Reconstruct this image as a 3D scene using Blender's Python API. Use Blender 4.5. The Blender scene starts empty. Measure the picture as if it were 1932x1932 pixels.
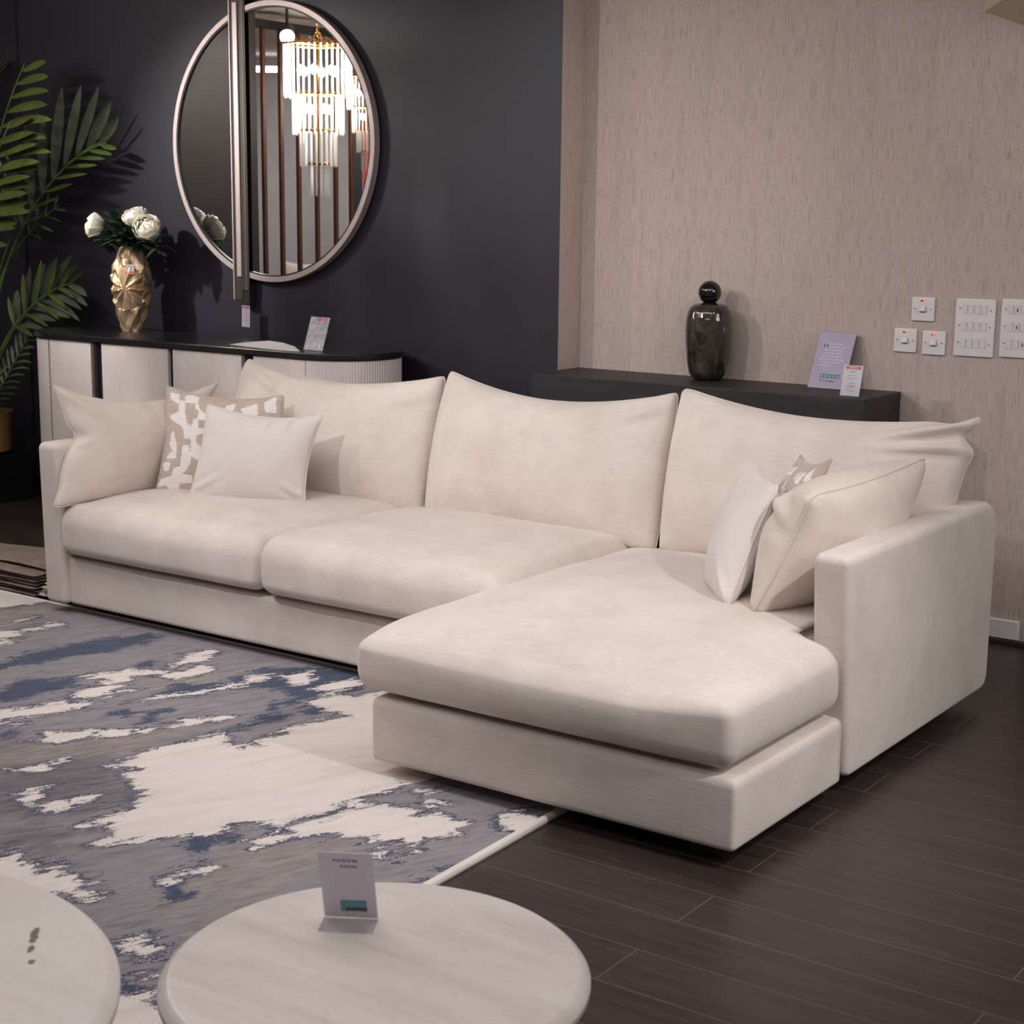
import bpy, math, random
import numpy as np
from mathutils import Vector, Matrix, noise
random.seed(7)
PI = math.pi
S = bpy.context.scene
COL = S.collection

# ---------------------------------------------------------------- colour / material helpers
def L(r, g, b):
    f = lambda c: (c/255/12.92) if c/255 <= .04045 else ((c/255+.055)/1.055)**2.4
    return (f(r), f(g), f(b), 1.0)

class NT:
    """small wrapper round a material's node tree"""
    def __init__(s, name):
        s.m = bpy.data.materials.new(name); s.m.use_nodes = True
        s.t = s.m.node_tree; s.n = s.t.nodes
        s.b = s.n['Principled BSDF']
    def add(s, typ, **kw):
        n = s.n.new(typ)
        for k, v in kw.items():
            if k in n.inputs.keys(): n.inputs[k].default_value = v
            else: setattr(n, k, v)
        return n
    def link(s, a, b): s.t.links.new(a, b)
    def set(s, **kw):
        for k, v in kw.items(): s.b.inputs[k.replace('_', ' ')].default_value = v
        return s
    def coords(s, scale=(1, 1, 1), rot=(0, 0, 0), kind='Object', loc=(0, 0, 0)):
        tc = s.add('ShaderNodeTexCoord'); mp = s.add('ShaderNodeMapping')
        mp.inputs['Scale'].default_value = scale; mp.inputs['Rotation'].default_value = rot
        mp.inputs['Location'].default_value = loc
        s.link(tc.outputs[kind], mp.inputs['Vector']); return mp.outputs['Vector']
    def noise(s, vec, scale, detail=3, rough=.5, dist=0.):
        n = s.add('ShaderNodeTexNoise'); n.inputs['Scale'].default_value = scale
        n.inputs['Detail'].default_value = detail; n.inputs['Roughness'].default_value = rough
        n.inputs['Distortion'].default_value = dist
        if vec is not None: s.link(vec, n.inputs['Vector'])
        return n.outputs['Fac']
    def ramp(s, fac, stops, interp='LINEAR'):
        r = s.add('ShaderNodeValToRGB'); e = r.color_ramp.elements; r.color_ramp.interpolation = interp
        while len(e) < len(stops): e.new(.5)
        for el, (p, c) in zip(e, stops): el.position = p; el.color = c
        s.link(fac, r.inputs['Fac']); return r.outputs['Color']
    def mix(s, fac, a, b, blend='MIX'):
        n = s.add('ShaderNodeMix', data_type='RGBA', blend_type=blend)
        for sock, v in ((n.inputs[0], fac), (n.inputs[6], a), (n.inputs[7], b)):
            if isinstance(v, (float, int)): sock.default_value = v
            elif isinstance(v, tuple): sock.default_value = v
            else: s.link(v, sock)
        return n.outputs[2]
    def math(s, op, a, b=0., c=None, clamp=False):
        n = s.add('ShaderNodeMath', operation=op); n.use_clamp = clamp
        for i, v in enumerate((a, b, c)):
            if v is None: continue
            if isinstance(v, (float, int)): n.inputs[i].default_value = v
            else: s.link(v, n.inputs[i])
        return n.outputs[0]
    def bump(s, h, strength=.3, dist=.002):
        b = s.add('ShaderNodeBump'); b.inputs['Strength'].default_value = strength; b.inputs['Distance'].default_value = dist
        s.link(h, b.inputs['Height']); s.link(b.outputs['Normal'], s.b.inputs['Normal'])
    def color(s, c): s.link(c, s.b.inputs['Base Color'])

def plain(name, col, rough=.5, metal=0., spec=.5, **kw):
    n = NT(name); n.set(Base_Color=col, Roughness=rough, Metallic=metal); n.b.inputs['Specular IOR Level'].default_value = spec
    # faint unevenness so that nothing is a dead flat tone
    v = n.coords(); f = n.noise(v, 6., 2)
    c2 = tuple(min(1, x*1.06+.001) for x in col[:3]) + (1,); c1 = tuple(x*.94 for x in col[:3]) + (1,)
    n.color(n.ramp(f, [(.3, c1), (.7, c2)]))
    for k, val in kw.items(): n.b.inputs[k.replace('_', ' ')].default_value = val
    return n.m

def emissive(name, col, strength):
    n = NT(name); n.set(Base_Color=col); n.b.inputs['Emission Color'].default_value = col
    n.b.inputs['Emission Strength'].default_value = strength; return n.m

def fabric(name, lo, hi, streak_scale=(16, 55, 190), patch=6.5, sheen=.25, bump=.22, streak_mix=.45):
    n = NT(name); n.set(Roughness=.92); n.b.inputs['Specular IOR Level'].default_value = .15
    n.b.inputs['Sheen Weight'].default_value = sheen; n.b.inputs['Sheen Roughness'].default_value = .45
    v = n.coords(); big = n.noise(v, patch, 4, .55, .3)
    vs = n.coords(streak_scale); st = n.noise(vs, 1.6, 3, .6)
    vf = n.coords((60, 60, 420)); fine = n.noise(vf, 1.5, 2, .6)
    a = n.math('MULTIPLY', big, 1-streak_mix); b = n.math('MULTIPLY_ADD', st, streak_mix, a)
    n.color(n.ramp(b, [(.34, lo), (.66, hi)]))
    h = n.math('ADD', n.math('MULTIPLY', st, .7), n.math('MULTIPLY', fine, .6)); n.bump(h, bump, .003)
    return n.m

M = {}
CH_LO, CH_HI = L(203, 190, 182), L(221, 209, 202)
M['chenille'] = fabric('cream_chenille', CH_LO, CH_HI)
M['white_cotton'] = fabric('off_white_velvet', L(213, 203, 199), L(221, 212, 208), (30, 30, 60), 4., .2, .1)
M['white_chenille'] = fabric('pale_chenille', L(208, 193, 183), L(224, 211, 202))
M['throw'] = fabric('grey_beige_throw', L(116, 102, 93), L(150, 136, 125), (20, 20, 60), 6., .1, .3)
M['throw_pale'] = fabric('pale_hide_throw', L(180, 166, 155), L(205, 192, 182), (10, 10, 30), 8., .1, .3)

def mk_wallpaper():
    n = NT('woven_wallpaper'); n.set(Roughness=.75); n.b.inputs['Specular IOR Level'].default_value = .25
    tc = n.add('ShaderNodeTexCoord'); sp_ = n.add('ShaderNodeSeparateXYZ'); cb = n.add('ShaderNodeCombineXYZ'); n.link(tc.outputs['Object'], sp_.inputs[0])
    n.link(n.math('ADD', sp_.outputs[0], sp_.outputs[1]), cb.inputs[0]); n.link(sp_.outputs[2], cb.inputs[2])
    def wc(sc):
        mp = n.add('ShaderNodeMapping'); mp.inputs['Scale'].default_value = sc; n.link(cb.outputs[0], mp.inputs['Vector']); return mp.outputs['Vector']
    v1 = wc((380, 40, 13)); vert = n.noise(v1, 1., 3, .65)
    v2 = wc((34, 40, 330)); horz = n.noise(v2, 1., 3, .6)
    v3 = wc((34, 20, 7)); patch = n.noise(v3, 1., 2, .5)
    w = n.ramp(patch, [(.42, (0, 0, 0, 1)), (.6, (1, 1, 1, 1))])
    both = n.mix(w, n.mix(.12, vert, horz), n.mix(.46, vert, horz))
    v4 = wc((18, 10, 2.2)); tone = n.noise(v4, 1., 3, .6)
    base = n.ramp(tone, [(.3, L(181, 164, 157)), (.5, L(188, 172, 166)), (.7, L(190, 171, 163))])
    shade = n.ramp(both, [(.30, (.48, .44, .42, 1)), (.46, (.92, .91, .9, 1)), (.66, (1.14, 1.14, 1.14, 1))])
    n.color(n.mix(1., base, shade, 'MULTIPLY')); n.bump(both, .25, .003)
    return n.m
M['wallpaper'] = mk_wallpaper()

def mk_darkwall(name, c0, c1, rough):
    n = NT(name); n.set(Roughness=rough); n.b.inputs['Specular IOR Level'].default_value = .4
    v = n.coords(); f = n.noise(v, 2.2, 5, .6); fine = n.noise(v, 160., 2)
    n.color(n.ramp(f, [(.3, c0), (.7, c1)])); n.bump(fine, .12, .002); return n.m
M['navy'] = mk_darkwall('dark_navy_paint', L(32, 29, 40), L(40, 36, 49), .5)
M['side_paint'] = mk_darkwall('brown_black_paint', L(44, 40, 42), L(52, 47, 48), .6)
M['black_wall'] = mk_darkwall('black_paint', L(24, 23, 26), L(30, 28, 31), .6)
M['ceiling'] = mk_darkwall('cream_ceiling_paint', L(214, 204, 190), L(224, 214, 200), .8)
M['white_wall'] = mk_darkwall('grey_white_wall', L(186, 180, 180), L(198, 193, 193), .8)
M['plain_beige'] = mk_darkwall('plain_beige_wall', L(196, 184, 178), L(204, 192, 186), .8)
M['bulkhead'] = mk_darkwall('beige_bulkhead_paint', L(178, 160, 138), L(186, 168, 146), .8)
M['skirting'] = plain('white_gloss_skirting', L(222, 214, 216), .35)
M['dark_bead'] = plain('dark_floor_bead', L(52, 40, 38), .45)

def mk_floor():
    n = NT('dark_plank_floor')
    pw, ph = 1.36, .16667
    v = n.coords(loc=(1.6+.5*pw, -2.569+16*ph, 0))
    br = n.add('ShaderNodeTexBrick'); n.link(v, br.inputs['Vector'])
    br.inputs['Scale'].default_value = 1.; br.inputs['Brick Width'].default_value = pw; br.inputs['Row Height'].default_value = ph
    br.inputs['Mortar Size'].default_value = .0017; br.inputs['Mortar Smooth'].default_value = .3; br.offset = .5
    br.inputs['Color1'].default_value = (.35, .35, .35, 1); br.inputs['Color2'].default_value = (.65, .65, .65, 1)
    br.inputs['Mortar'].default_value = (.5, .5, .5, 1)
    vg = n.coords((2.2, 34, 1)); g = n.noise(vg, 1., 6, .65, .8)
    vg2 = n.coords((7, 160, 1)); g2 = n.noise(vg2, 1., 3, .7)
    t = n.math('ADD', n.math('MULTIPLY', g, .6), n.math('MULTIPLY', g2, .4))
    wood = n.ramp(t, [(.32, L(42, 33, 32)), (.5, L(56, 46, 44)), (.7, L(72, 60, 57))])
    tint = n.mix(.5, (1, 1, 1, 1), br.outputs['Color'], 'OVERLAY')
    wood = n.mix(1., wood, n.ramp(br.outputs['Color'], [(.3, (.82, .82, .82, 1)), (.7, (1.12, 1.1, 1.1, 1))]), 'MULTIPLY')
    n.color(n.mix(br.outputs['Fac'], wood, L(88, 76, 74)))  # joint colour lightened to imitate light glinting along the grooves
    r = n.math('MULTIPLY_ADD', t, .12, .27); r2 = n.math('MULTIPLY_ADD', br.outputs['Fac'], .3, r, True)
    n.link(r2, n.b.inputs['Roughness']); n.b.inputs['Specular IOR Level'].default_value = .5
    h = n.math('SUBTRACT', n.math('MULTIPLY', g2, .25), br.outputs['Fac']); n.bump(h, .18, .0015)
    return n.m
M['floor'] = mk_floor()

def mk_rug():
    n = NT('abstract_rug'); n.set(Roughness=.95); n.b.inputs['Specular IOR Level'].default_value = .1
    n.b.inputs['Sheen Weight'].default_value = .2
    ang = math.atan2(.92, .40)
    vr = n.coords((1, 1, 1), (0, 0, -ang)); mp = n.add('ShaderNodeMapping'); mp.inputs['Scale'].default_value = (1.6, 7., 1)
    n.link(vr, mp.inputs['Vector']); sv = mp.outputs['Vector']
    st = n.noise(sv, 2.2, 6, .62, .6); st2 = n.noise(sv, 6.5, 5, .65, .4)
    v = n.coords(); f1 = n.noise(v, 38., 4, .7); f2 = n.noise(v, 150., 3, .75); f3 = n.noise(v, 520., 1, .5)
    mid = n.noise(sv, 12., 5, .7, .5)
    base = n.ramp(st, [(.28, L(84, 80, 88)), (.40, L(120, 114, 120)), (.50, L(138, 132, 138)), (.60, L(143, 133, 132)), (.75, L(166, 155, 150))])
    base = n.mix(.5, base, n.ramp(st2, [(.3, L(92, 88, 97)), (.5, L(136, 129, 136)), (.72, L(162, 152, 151))]))
    base = n.mix(n.ramp(f2, [(.3, (0, 0, 0, 1)), (.75, (.28, .28, .28, 1))]), base, L(98, 94, 106))
    da = n.add('ShaderNodeAttribute', attribute_name='dark'); ta = n.add('ShaderNodeAttribute', attribute_name='taupe')
    co = n.noise(v, 13., 9, .72, .5); cs = n.noise(sv, 4.5, 9, .72, .6)
    dm = n.ramp(n.math('MULTIPLY_ADD', n.math('ADD', da.outputs['Fac'], n.math('MULTIPLY', n.math('SUBTRACT', cs, .5), .9)), 6., .45), [(.1, (0, 0, 0, 1)), (.9, (.8, .8, .8, 1))])
    base = n.mix(dm, base, n.ramp(st2, [(.35, L(70, 64, 72)), (.65, L(112, 104, 110))]))
    tm = n.ramp(n.math('MULTIPLY_ADD', n.math('ADD', ta.outputs['Fac'], n.math('MULTIPLY', n.math('SUBTRACT', cs, .5), .5)), 7., .5), [(.1, (0, 0, 0, 1)), (.9, (.75, .75, .75, 1))])
    base = n.mix(tm, base, n.ramp(st2, [(.35, L(122, 110, 104)), (.65, L(160, 147, 140))]))
    ca = n.add('ShaderNodeAttribute', attribute_name='cream'); na = n.add('ShaderNodeAttribute', attribute_name='navy')
    # pattern edges roughened by coarse, streaky and pile-sized noise
    def wob(a1, a2, a3):
        w = n.math('MULTIPLY', n.math('SUBTRACT', co, .5), a1)
        w = n.math('ADD', w, n.math('MULTIPLY', n.math('SUBTRACT', cs, .5), a2))
        return n.math('ADD', w, n.math('MULTIPLY', n.math('SUBTRACT', f2, .5), a3))
    d_n = n.math('ADD', na.outputs['Fac'], wob(.14, .22, .12))
    navym = n.ramp(n.math('MULTIPLY_ADD', d_n, 60., .5), [(0., (0, 0, 0, 1)), (1., (1, 1, 1, 1))])
    navyc = n.ramp(st2, [(.35, L(46, 55, 80)), (.65, L(64, 74, 100))])
    col = n.mix(navym, base, navyc)
    d_c = n.math('ADD', n.math('SUBTRACT', ca.outputs['Fac'], .002), wob(.14, .22, .07))
    # thin navy outline along part of the cream edges
    rimw = n.ramp(st2, [(.42, (.0, .0, .0, 1)), (.52, (1, 1, 1, 1))])
    near = n.ramp(n.math('MULTIPLY', n.math('ABSOLUTE', n.math('ADD', d_c, .010)), 40.), [(.42, (1, 1, 1, 1)), (.65, (0, 0, 0, 1))])
    col = n.mix(n.mix(1., near, rimw, 'MULTIPLY'), col, L(52, 58, 82))
    creamm = n.ramp(n.math('MULTIPLY_ADD', d_c, 110., .5), [(0., (0, 0, 0, 1)), (1., (1, 1, 1, 1))])
    creamc = n.ramp(st, [(.3, L(208, 195, 189)), (.55, L(220, 209, 204)), (.8, L(206, 191, 182))])
    col = n.mix(creamm, col, creamc)
    # stray flecks
    fl = n.noise(sv, 30., 3, .7); flm = n.ramp(fl, [(.69, (0, 0, 0, 1)), (.72, (1, 1, 1, 1))])
    col = n.mix(n.mix(1., flm, creamm, 'MULTIPLY'), col, L(120, 116, 130))
    n.color(col)
    n.bump(n.math('ADD', f2, n.math('MULTIPLY', f3, .6)), .35, .004); return n.m
M['rug'] = mk_rug()
M['rug_edge'] = plain('cream_binding', L(214, 204, 198), .9)

def mk_stone(name, cols, scale, streak, spot=None):
    n = NT(name); n.set(Roughness=.32); n.b.inputs['Specular IOR Level'].default_value = .35
    v = n.coords(scale, (0, 0, streak)); a = n.noise(v, 1., 6, .65, .4)
    v2 = n.coords((40, 150, 40), (0, 0, streak)); b = n.noise(v2, 1., 3, .6)
    c = n.ramp(a, [(.25, cols[0]), (.5, cols[1]), (.75, cols[2])])
    c = n.mix(n.ramp(b, [(.58, (0, 0, 0, 1)), (.74, (.45, .45, .45, 1))]), c, cols[3])
    if spot:
        vs = n.coords((1, 1, 1)); 
        for (x, y, rx, ry, rot) in spot:
            mp = n.add('ShaderNodeMapping', vector_type='TEXTURE'); mp.inputs['Location'].default_value = (x, y, 0)
            mp.inputs['Rotation'].default_value = (0, 0, rot); mp.inputs['Scale'].default_value = (rx, ry, 1)
            n.link(vs, mp.inputs['Vector'])
            sep = n.add('ShaderNodeSeparateXYZ'); n.link(mp.outputs['Vector'], sep.inputs[0])
            d = n.math('ADD', n.math('POWER', sep.outputs[0], 2.), n.math('POWER', sep.outputs[1], 2.))
            d = n.math('ADD', d, n.math('MULTIPLY', n.math('SUBTRACT', n.noise(vs, 90., 3), .5), 2.6))
            c = n.mix(n.ramp(d, [(.5, (.85, .85, .85, 1)), (1., (0, 0, 0, 1))]), c, L(96, 70, 52))
    n.color(c); return n.m
M['stone'] = mk_stone('streaked_beige_stone', (L(198, 186, 181), L(214, 203, 198), L(222, 213, 209), L(170, 157, 150)), (2.2, 16, 4), .62)

M['sb_white'] = plain('matt_off_white_lacquer', L(214, 203, 200), .5)
M['sb_black'] = plain('black_stained_ash', L(30, 28, 31), .38)
M['sb_top'] = plain('black_satin_top', L(26, 25, 29), .26)

def mk_oak():
    n = NT('charcoal_oak_veneer'); n.set(Roughness=.5)
    v = n.coords((3, 60, 60)); g = n.noise(v, 1., 5, .65, .5)
    n.color(n.ramp(g, [(.3, L(31, 27, 29)), (.55, L(42, 37, 39)), (.75, L(60, 53, 51))])); n.bump(g, .2, .002); return n.m
M['oak'] = mk_oak()

def mk_brushed(name, c, rough=.32, metal=1.):
    n = NT(name); n.set(Metallic=metal, Roughness=rough); v = n.coords((400, 400, 6)); g = n.noise(v, 1., 2)
    n.color(n.ramp(g, [(.3, tuple(x*.85 for x in c[:3])+(1,)), (.7, c)])); return n.m
M['champagne'] = mk_brushed('champagne_metal', L(196, 180, 178), .5, .55)
M['bronze'] = mk_brushed('dark_bronze', L(118, 104, 100), .5, .5)
M['bronze_dark'] = mk_brushed('blackened_bronze', L(70, 61, 58), .5, .4)
M['chrome'] = mk_brushed('chrome', L(215, 212, 212), .15)
M['gold'] = mk_brushed('gold_leaf_metal', L(222, 190, 152), .36, .7)
M['brass'] = mk_brushed('brass', L(214, 160, 84), .25)
n_ = NT('mirror_glass'); n_.set(Base_Color=(.86, .86, .87, 1), Metallic=1., Roughness=.0); M['mirror'] = n_.m

def mk_marble():
    n = NT('smoky_glazed_marble'); n.set(Roughness=.07); n.b.inputs['Coat Weight'].default_value = .6; n.b.inputs['Coat Roughness'].default_value = .03
    v = n.coords((1, 1, .55), (.3, .5, 0)); a = n.noise(v, 9., 8, .68, .5)
    n.color(n.ramp(a, [(.34, L(12, 10, 9)), (.48, L(34, 29, 25)), (.60, L(60, 53, 46)), (.78, L(100, 92, 84))])); return n.m
M['marble'] = mk_marble()
M['black_gloss'] = plain('black_glaze', L(9, 9, 9), .05, Coat_Weight=.5)

M['plastic'] = plain('white_plastic', L(222, 214, 216), .25)
M['plastic_key'] = plain('white_rocker_plastic', L(220, 212, 215), .3)
M['gap_grey'] = plain('grey_shadow_gap', L(160, 150, 152), .6)
M['screw'] = plain('steel_screw', L(150, 140, 138), .3, 1.)
M['neon'] = emissive('red_neon', L(255, 60, 30), 2.2)
M['neon_dark'] = plain('dark_red_lens', L(96, 22, 20), .2)

def mk_paper(name, c):
    n = NT(name); n.set(Base_Color=c, Roughness=.6); tl = n.add('ShaderNodeBsdfTranslucent'); tl.inputs['Color'].default_value = c
    mx = n.add('ShaderNodeMixShader'); mx.inputs[0].default_value = .35; n.link(n.b.outputs[0], mx.inputs[1]); n.link(tl.outputs[0], mx.inputs[2])
    n.link(mx.outputs[0], n.n['Material Output'].inputs['Surface']); return n.m
M['card'] = mk_paper('white_card', L(238, 234, 240))
M['lilac'] = plain('lilac_card', L(184, 168, 188), .5)
M['ink_red'] = plain('red_ink', L(205, 52, 66), .5)
M['ink_grey'] = plain('grey_ink', L(150, 142, 148), .6)
M['ink_dark'] = plain('dark_ink', L(84, 74, 92), .6)
M['ink_green'] = plain('green_ink', L(74, 138, 130), .5)
M['ink_teal'] = plain('teal_ink', L(104, 170, 190), .5)
M['ink_navy'] = plain('navy_ink', L(40, 56, 74), .5)
M['ink_lilac'] = plain('pale_lilac_ink', L(214, 200, 218), .5)
M['ink_pink'] = plain('pink_red_ink', L(206, 96, 130), .5)
M['orange'] = plain('orange_ink', L(236, 96, 76), .5)
def mk_clear(name, rough, fac, bump=False):
    n = NT(name); tr = n.add('ShaderNodeBsdfTransparent'); tr.inputs['Color'].default_value = (.97, .97, .98, 1)
    gl = n.add('ShaderNodeBsdfGlossy'); gl.inputs['Roughness'].default_value = rough
    mx = n.add('ShaderNodeMixShader'); lw = n.add('ShaderNodeLayerWeight'); lw.inputs['Blend'].default_value = .25
    f = n.math('MULTIPLY_ADD', lw.outputs['Fresnel'], .35, fac, True)
    if bump:
        v = n.coords((26, 26, 12), (0, .6, 0)); b = n.add('ShaderNodeBump'); b.inputs['Strength'].default_value = 1.; b.inputs['Distance'].default_value = .03
        n.link(n.noise(v, 1.8, 4, .6, 1.2), b.inputs['Height']); n.link(b.outputs['Normal'], gl.inputs['Normal'])
    n.link(f, mx.inputs[0]); n.link(tr.outputs[0], mx.inputs[1]); n.link(gl.outputs[0], mx.inputs[2])
    n.link(mx.outputs[0], n.n['Material Output'].inputs['Surface']); return n.m
M['acrylic'] = mk_clear('clear_acrylic', .03, .0)
M['film'] = mk_clear('crumpled_film', .18, .05, True)
M['string'] = plain('brown_string', L(92, 70, 62), .8)

def mk_leaf(name, c0, c1, rough=.45):
    n = NT(name); n.set(Roughness=rough); v = n.coords(); f = n.noise(v, 12., 3)
    n.color(n.ramp(f, [(.3, c0), (.7, c1)])); n.b.inputs['Subsurface Weight'].default_value = 0.; return n.m
M['palm'] = mk_leaf('palm_leaf', L(62, 78, 32), L(86, 102, 46))
M['palm_dark'] = mk_leaf('dull_palm_leaf', L(66, 76, 62), L(92, 98, 80))
M['stem'] = mk_leaf('green_stem', L(70, 96, 44), L(92, 118, 60))
M['rose_leaf'] = mk_leaf('dark_rose_leaf', L(36, 56, 38), L(58, 80, 56))
M['euca'] = mk_leaf('grey_green_leaf', L(96, 124, 112), L(126, 150, 136))
M['petal'] = mk_leaf('ivory_petal', L(236, 230, 214), L(246, 240, 226), .6)
M['terracotta'] = plain('tan_pot', L(172, 128, 78), .6)
M['soil'] = plain('dark_soil', L(40, 30, 24), .9)
M['black_box'] = plain('black_plinth', L(22, 20, 22), .5)

def mk_slat():
    n = NT('brown_wood'); n.set(Roughness=.4); v = n.coords((60, 60, 4)); g = n.noise(v, 1., 4, .6)
    n.color(n.ramp(g, [(.3, L(70, 40, 32)), (.7, L(104, 62, 48))])); return n.m
M['slat'] = mk_slat()
M['red'] = plain('red_banner', L(196, 44, 38), .6)
def mk_crystal():
    n = NT('glass_crystal'); tl = n.add('ShaderNodeBsdfTranslucent'); tl.inputs['Color'].default_value = (1, .97, .93, 1)
    tr = n.add('ShaderNodeBsdfTransparent'); gl = n.add('ShaderNodeBsdfGlossy'); gl.inputs['Roughness'].default_value = .08
    m1 = n.add('ShaderNodeMixShader'); m2 = n.add('ShaderNodeMixShader'); m1.inputs[0].default_value = .30; m2.inputs[0].default_value = .15
    n.link(tl.outputs[0], m1.inputs[1]); n.link(tr.outputs[0], m1.inputs[2]); n.link(m1.outputs[0], m2.inputs[1]); n.link(gl.outputs[0], m2.inputs[2])
    n.link(m2.outputs[0], n.n['Material Output'].inputs['Surface']); return n.m
M['crystal'] = mk_crystal()
M['bulb'] = emissive('warm_bulb', (1., .90, .76, 1), 130.)
M['lens'] = emissive('spotlight_lens', (1., .97, .95, 1), 400.)
M['strip'] = emissive('white_light_strip', (1., .97, .96, 1), 6.)

# ---------------------------------------------------------------- mesh helpers
class B:
    """collects geometry for ONE mesh"""
    def __init__(s): s.v, s.f, s.mi = [], [], []
    def add(s, verts, faces, mi=0):
        o = len(s.v); s.v += [tuple(p) for p in verts]
        s.f += [tuple(i+o for i in f) for f in faces]; s.mi += [mi]*len(faces); return s
    def box(s, x0, x1, y0, y1, z0, z1, mi=0):
        v = [(x, y, z) for z in (z0, z1) for y in (y0, y1) for x in (x0, x1)]
        return s.add(v, [(0, 2, 3, 1), (4, 5, 7, 6), (0, 1, 5, 4), (2, 6, 7, 3), (0, 4, 6, 2), (1, 3, 7, 5)], mi)
    def lathe(s, prof, c=(0, 0), n=40, sx=1., sy=1., mi=0, fn=None, cap0=True, cap1=True):
        v, f = [], []
        for k, (r, z) in enumerate(prof):
            for i in range(n):
                a = 2*PI*i/n; rr = r if fn is None else fn(r, a, z)
                v.append((c[0]+rr*math.cos(a)*sx, c[1]+rr*math.sin(a)*sy, z))
        for k in range(len(prof)-1):
            for i in range(n):
                j = (i+1) % n; f.append((k*n+i, k*n+j, (k+1)*n+j, (k+1)*n+i))
        if cap0: f.append(tuple(range(n-1, -1, -1)))
        if cap1: f.append(tuple(range((len(prof)-1)*n, len(prof)*n)))
        return s.add(v, f, mi)
    def tube(s, pts, r, n=8, mi=0, r1=None, closed=False):
        pts = [Vector(p) for p in pts]; v, f = [], []; m = len(pts)
        up = Vector((0, 0, 1)); prev = None
        for k, p in enumerate(pts):
            a = pts[(k-1) % m] if (closed or k > 0) else p; b = pts[(k+1) % m] if (closed or k < m-1) else p
            d = (b-a).normalized()
            if prev is None:
                u = d.cross(up); u = d.cross(Vector((1, 0, 0))) if u.length < 1e-3 else u
            else: u = prev - d*prev.dot(d)
            u.normalize(); prev = u; w = d.cross(u)
            rr = r if r1 is None else r+(r1-r)*k/max(1, m-1)
            for i in range(n):
                t = 2*PI*i/n; v.append(p+u*math.cos(t)*rr+w*math.sin(t)*rr)
        for k in range(m if closed else m-1):
            for i in range(n):
                j = (i+1) % n; k2 = (k+1) % m; f.append((k*n+i, k*n+j, k2*n+j, k2*n+i))
        if not closed: f += [tuple(range(n-1, -1, -1)), tuple(range((m-1)*n, m*n))]
        return s.add(v, f, mi)
    def prism(s, poly, z0, z1, mi=0):
        n = len(poly); v = [(x, y, z0) for x, y in poly]+[(x, y, z1) for x, y in poly]
        f = [tuple(range(n-1, -1, -1)), tuple(range(n, 2*n))]+[(i, (i+1) % n, n+(i+1) % n, n+i) for i in range(n)]
        return s.add(v, f, mi)
    def sphere(s, c, r, n=24, m=14, sx=1, sy=1, sz=1, mi=0):
        prof = [(max(1e-4, r*math.sin(PI*k/m)), -r*math.cos(PI*k/m)) for k in range(m+1)]
        b = B(); b.lathe(prof, (0, 0), n)
        return s.add([(c[0]+x*sx, c[1]+y*sy, c[2]+z*sz) for x, y, z in b.v], b.f, mi)
    def build(s, name, mats, parent=None, smooth=35, bevel=0., seg=2, origin=None, subsurf=0):
        """verts are world coordinates unless the parent is rotated; the origin of a parentless mesh is its base centre"""
        if not isinstance(mats, (list, tuple)): mats = [mats]
        me = bpy.data.meshes.new(name)
        v = np.array(s.v, float)
        if origin is None:
            origin = np.array(parent['_o']) if parent is not None else np.array([(v[:, 0].min()+v[:, 0].max())/2, (v[:, 1].min()+v[:, 1].max())/2, v[:, 2].min()])
        origin = np.array(origin, float)
        me.from_pydata([tuple(p) for p in (v-origin)], [], s.f)
        for m in mats: me.materials.append(m)
        if max(s.mi, default=0) > 0: me.polygons.foreach_set('material_index', s.mi)
        me.validate(); me.update()
        if smooth:
            me.polygons.foreach_set('use_smooth', [True]*len(me.polygons))
            if smooth < 180: me.set_sharp_from_angle(angle=math.radians(smooth))
        o = bpy.data.objects.new(name, me); COL.objects.link(o)
        if parent is not None: o.parent = parent; o['_o'] = list(origin)
        else: o.location = origin; o['_o'] = list(origin)
        if bevel:
            md = o.modifiers.new('bevel', 'BEVEL'); md.width = bevel; md.segments = seg; md.limit_method = 'ANGLE'; md.angle_limit = math.radians(40)
        if subsurf:
            md = o.modifiers.new('sub', 'SUBSURF'); md.levels = subsurf; md.render_levels = subsurf
        return o

def tag(o, label=None, cat=None, group=None, kind=None):
    if label: o['label'] = label
    if cat: o['category'] = cat
    if group: o['group'] = group
    if kind: o['kind'] = kind
    return o
def thing(name, label, cat, loc, group=None, rot=None, local=False):
    """Empty at the thing's base; with local=True its parts are given in its own axes"""
    o = bpy.data.objects.new(name, None); COL.objects.link(o); o.location = loc; o.empty_display_size = .1
    if rot: o.rotation_euler = rot
    o['_o'] = [0., 0., 0.] if local else list(loc)
    return tag(o, label, cat, group)
def copy_tree(o, parent=None):
    c = o.copy(); COL.objects.link(c)
    if parent is not None: c.parent = parent
    for ch in list(o.children): copy_tree(ch, c)
    return c
def struct(b, name, mat, **kw):
    o = b.build(name, mat, **kw); o['kind'] = 'structure'; return o

def text_geo(txt, size, align='CENTER'):
    cu = bpy.data.curves.new('t', 'FONT'); cu.body = txt; cu.size = size; cu.align_x = align; cu.extrude = 0.; cu.resolution_u = 3
    ob = bpy.data.objects.new('t', cu); COL.objects.link(ob)
    dg = bpy.context.evaluated_depsgraph_get(); me = bpy.data.meshes.new_from_object(ob.evaluated_get(dg))
    v = [tuple(x.co) for x in me.vertices]; f = [tuple(p.vertices) for p in me.polygons]
    bpy.data.objects.remove(ob); bpy.data.curves.remove(cu); bpy.data.meshes.remove(me); return v, f

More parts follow.
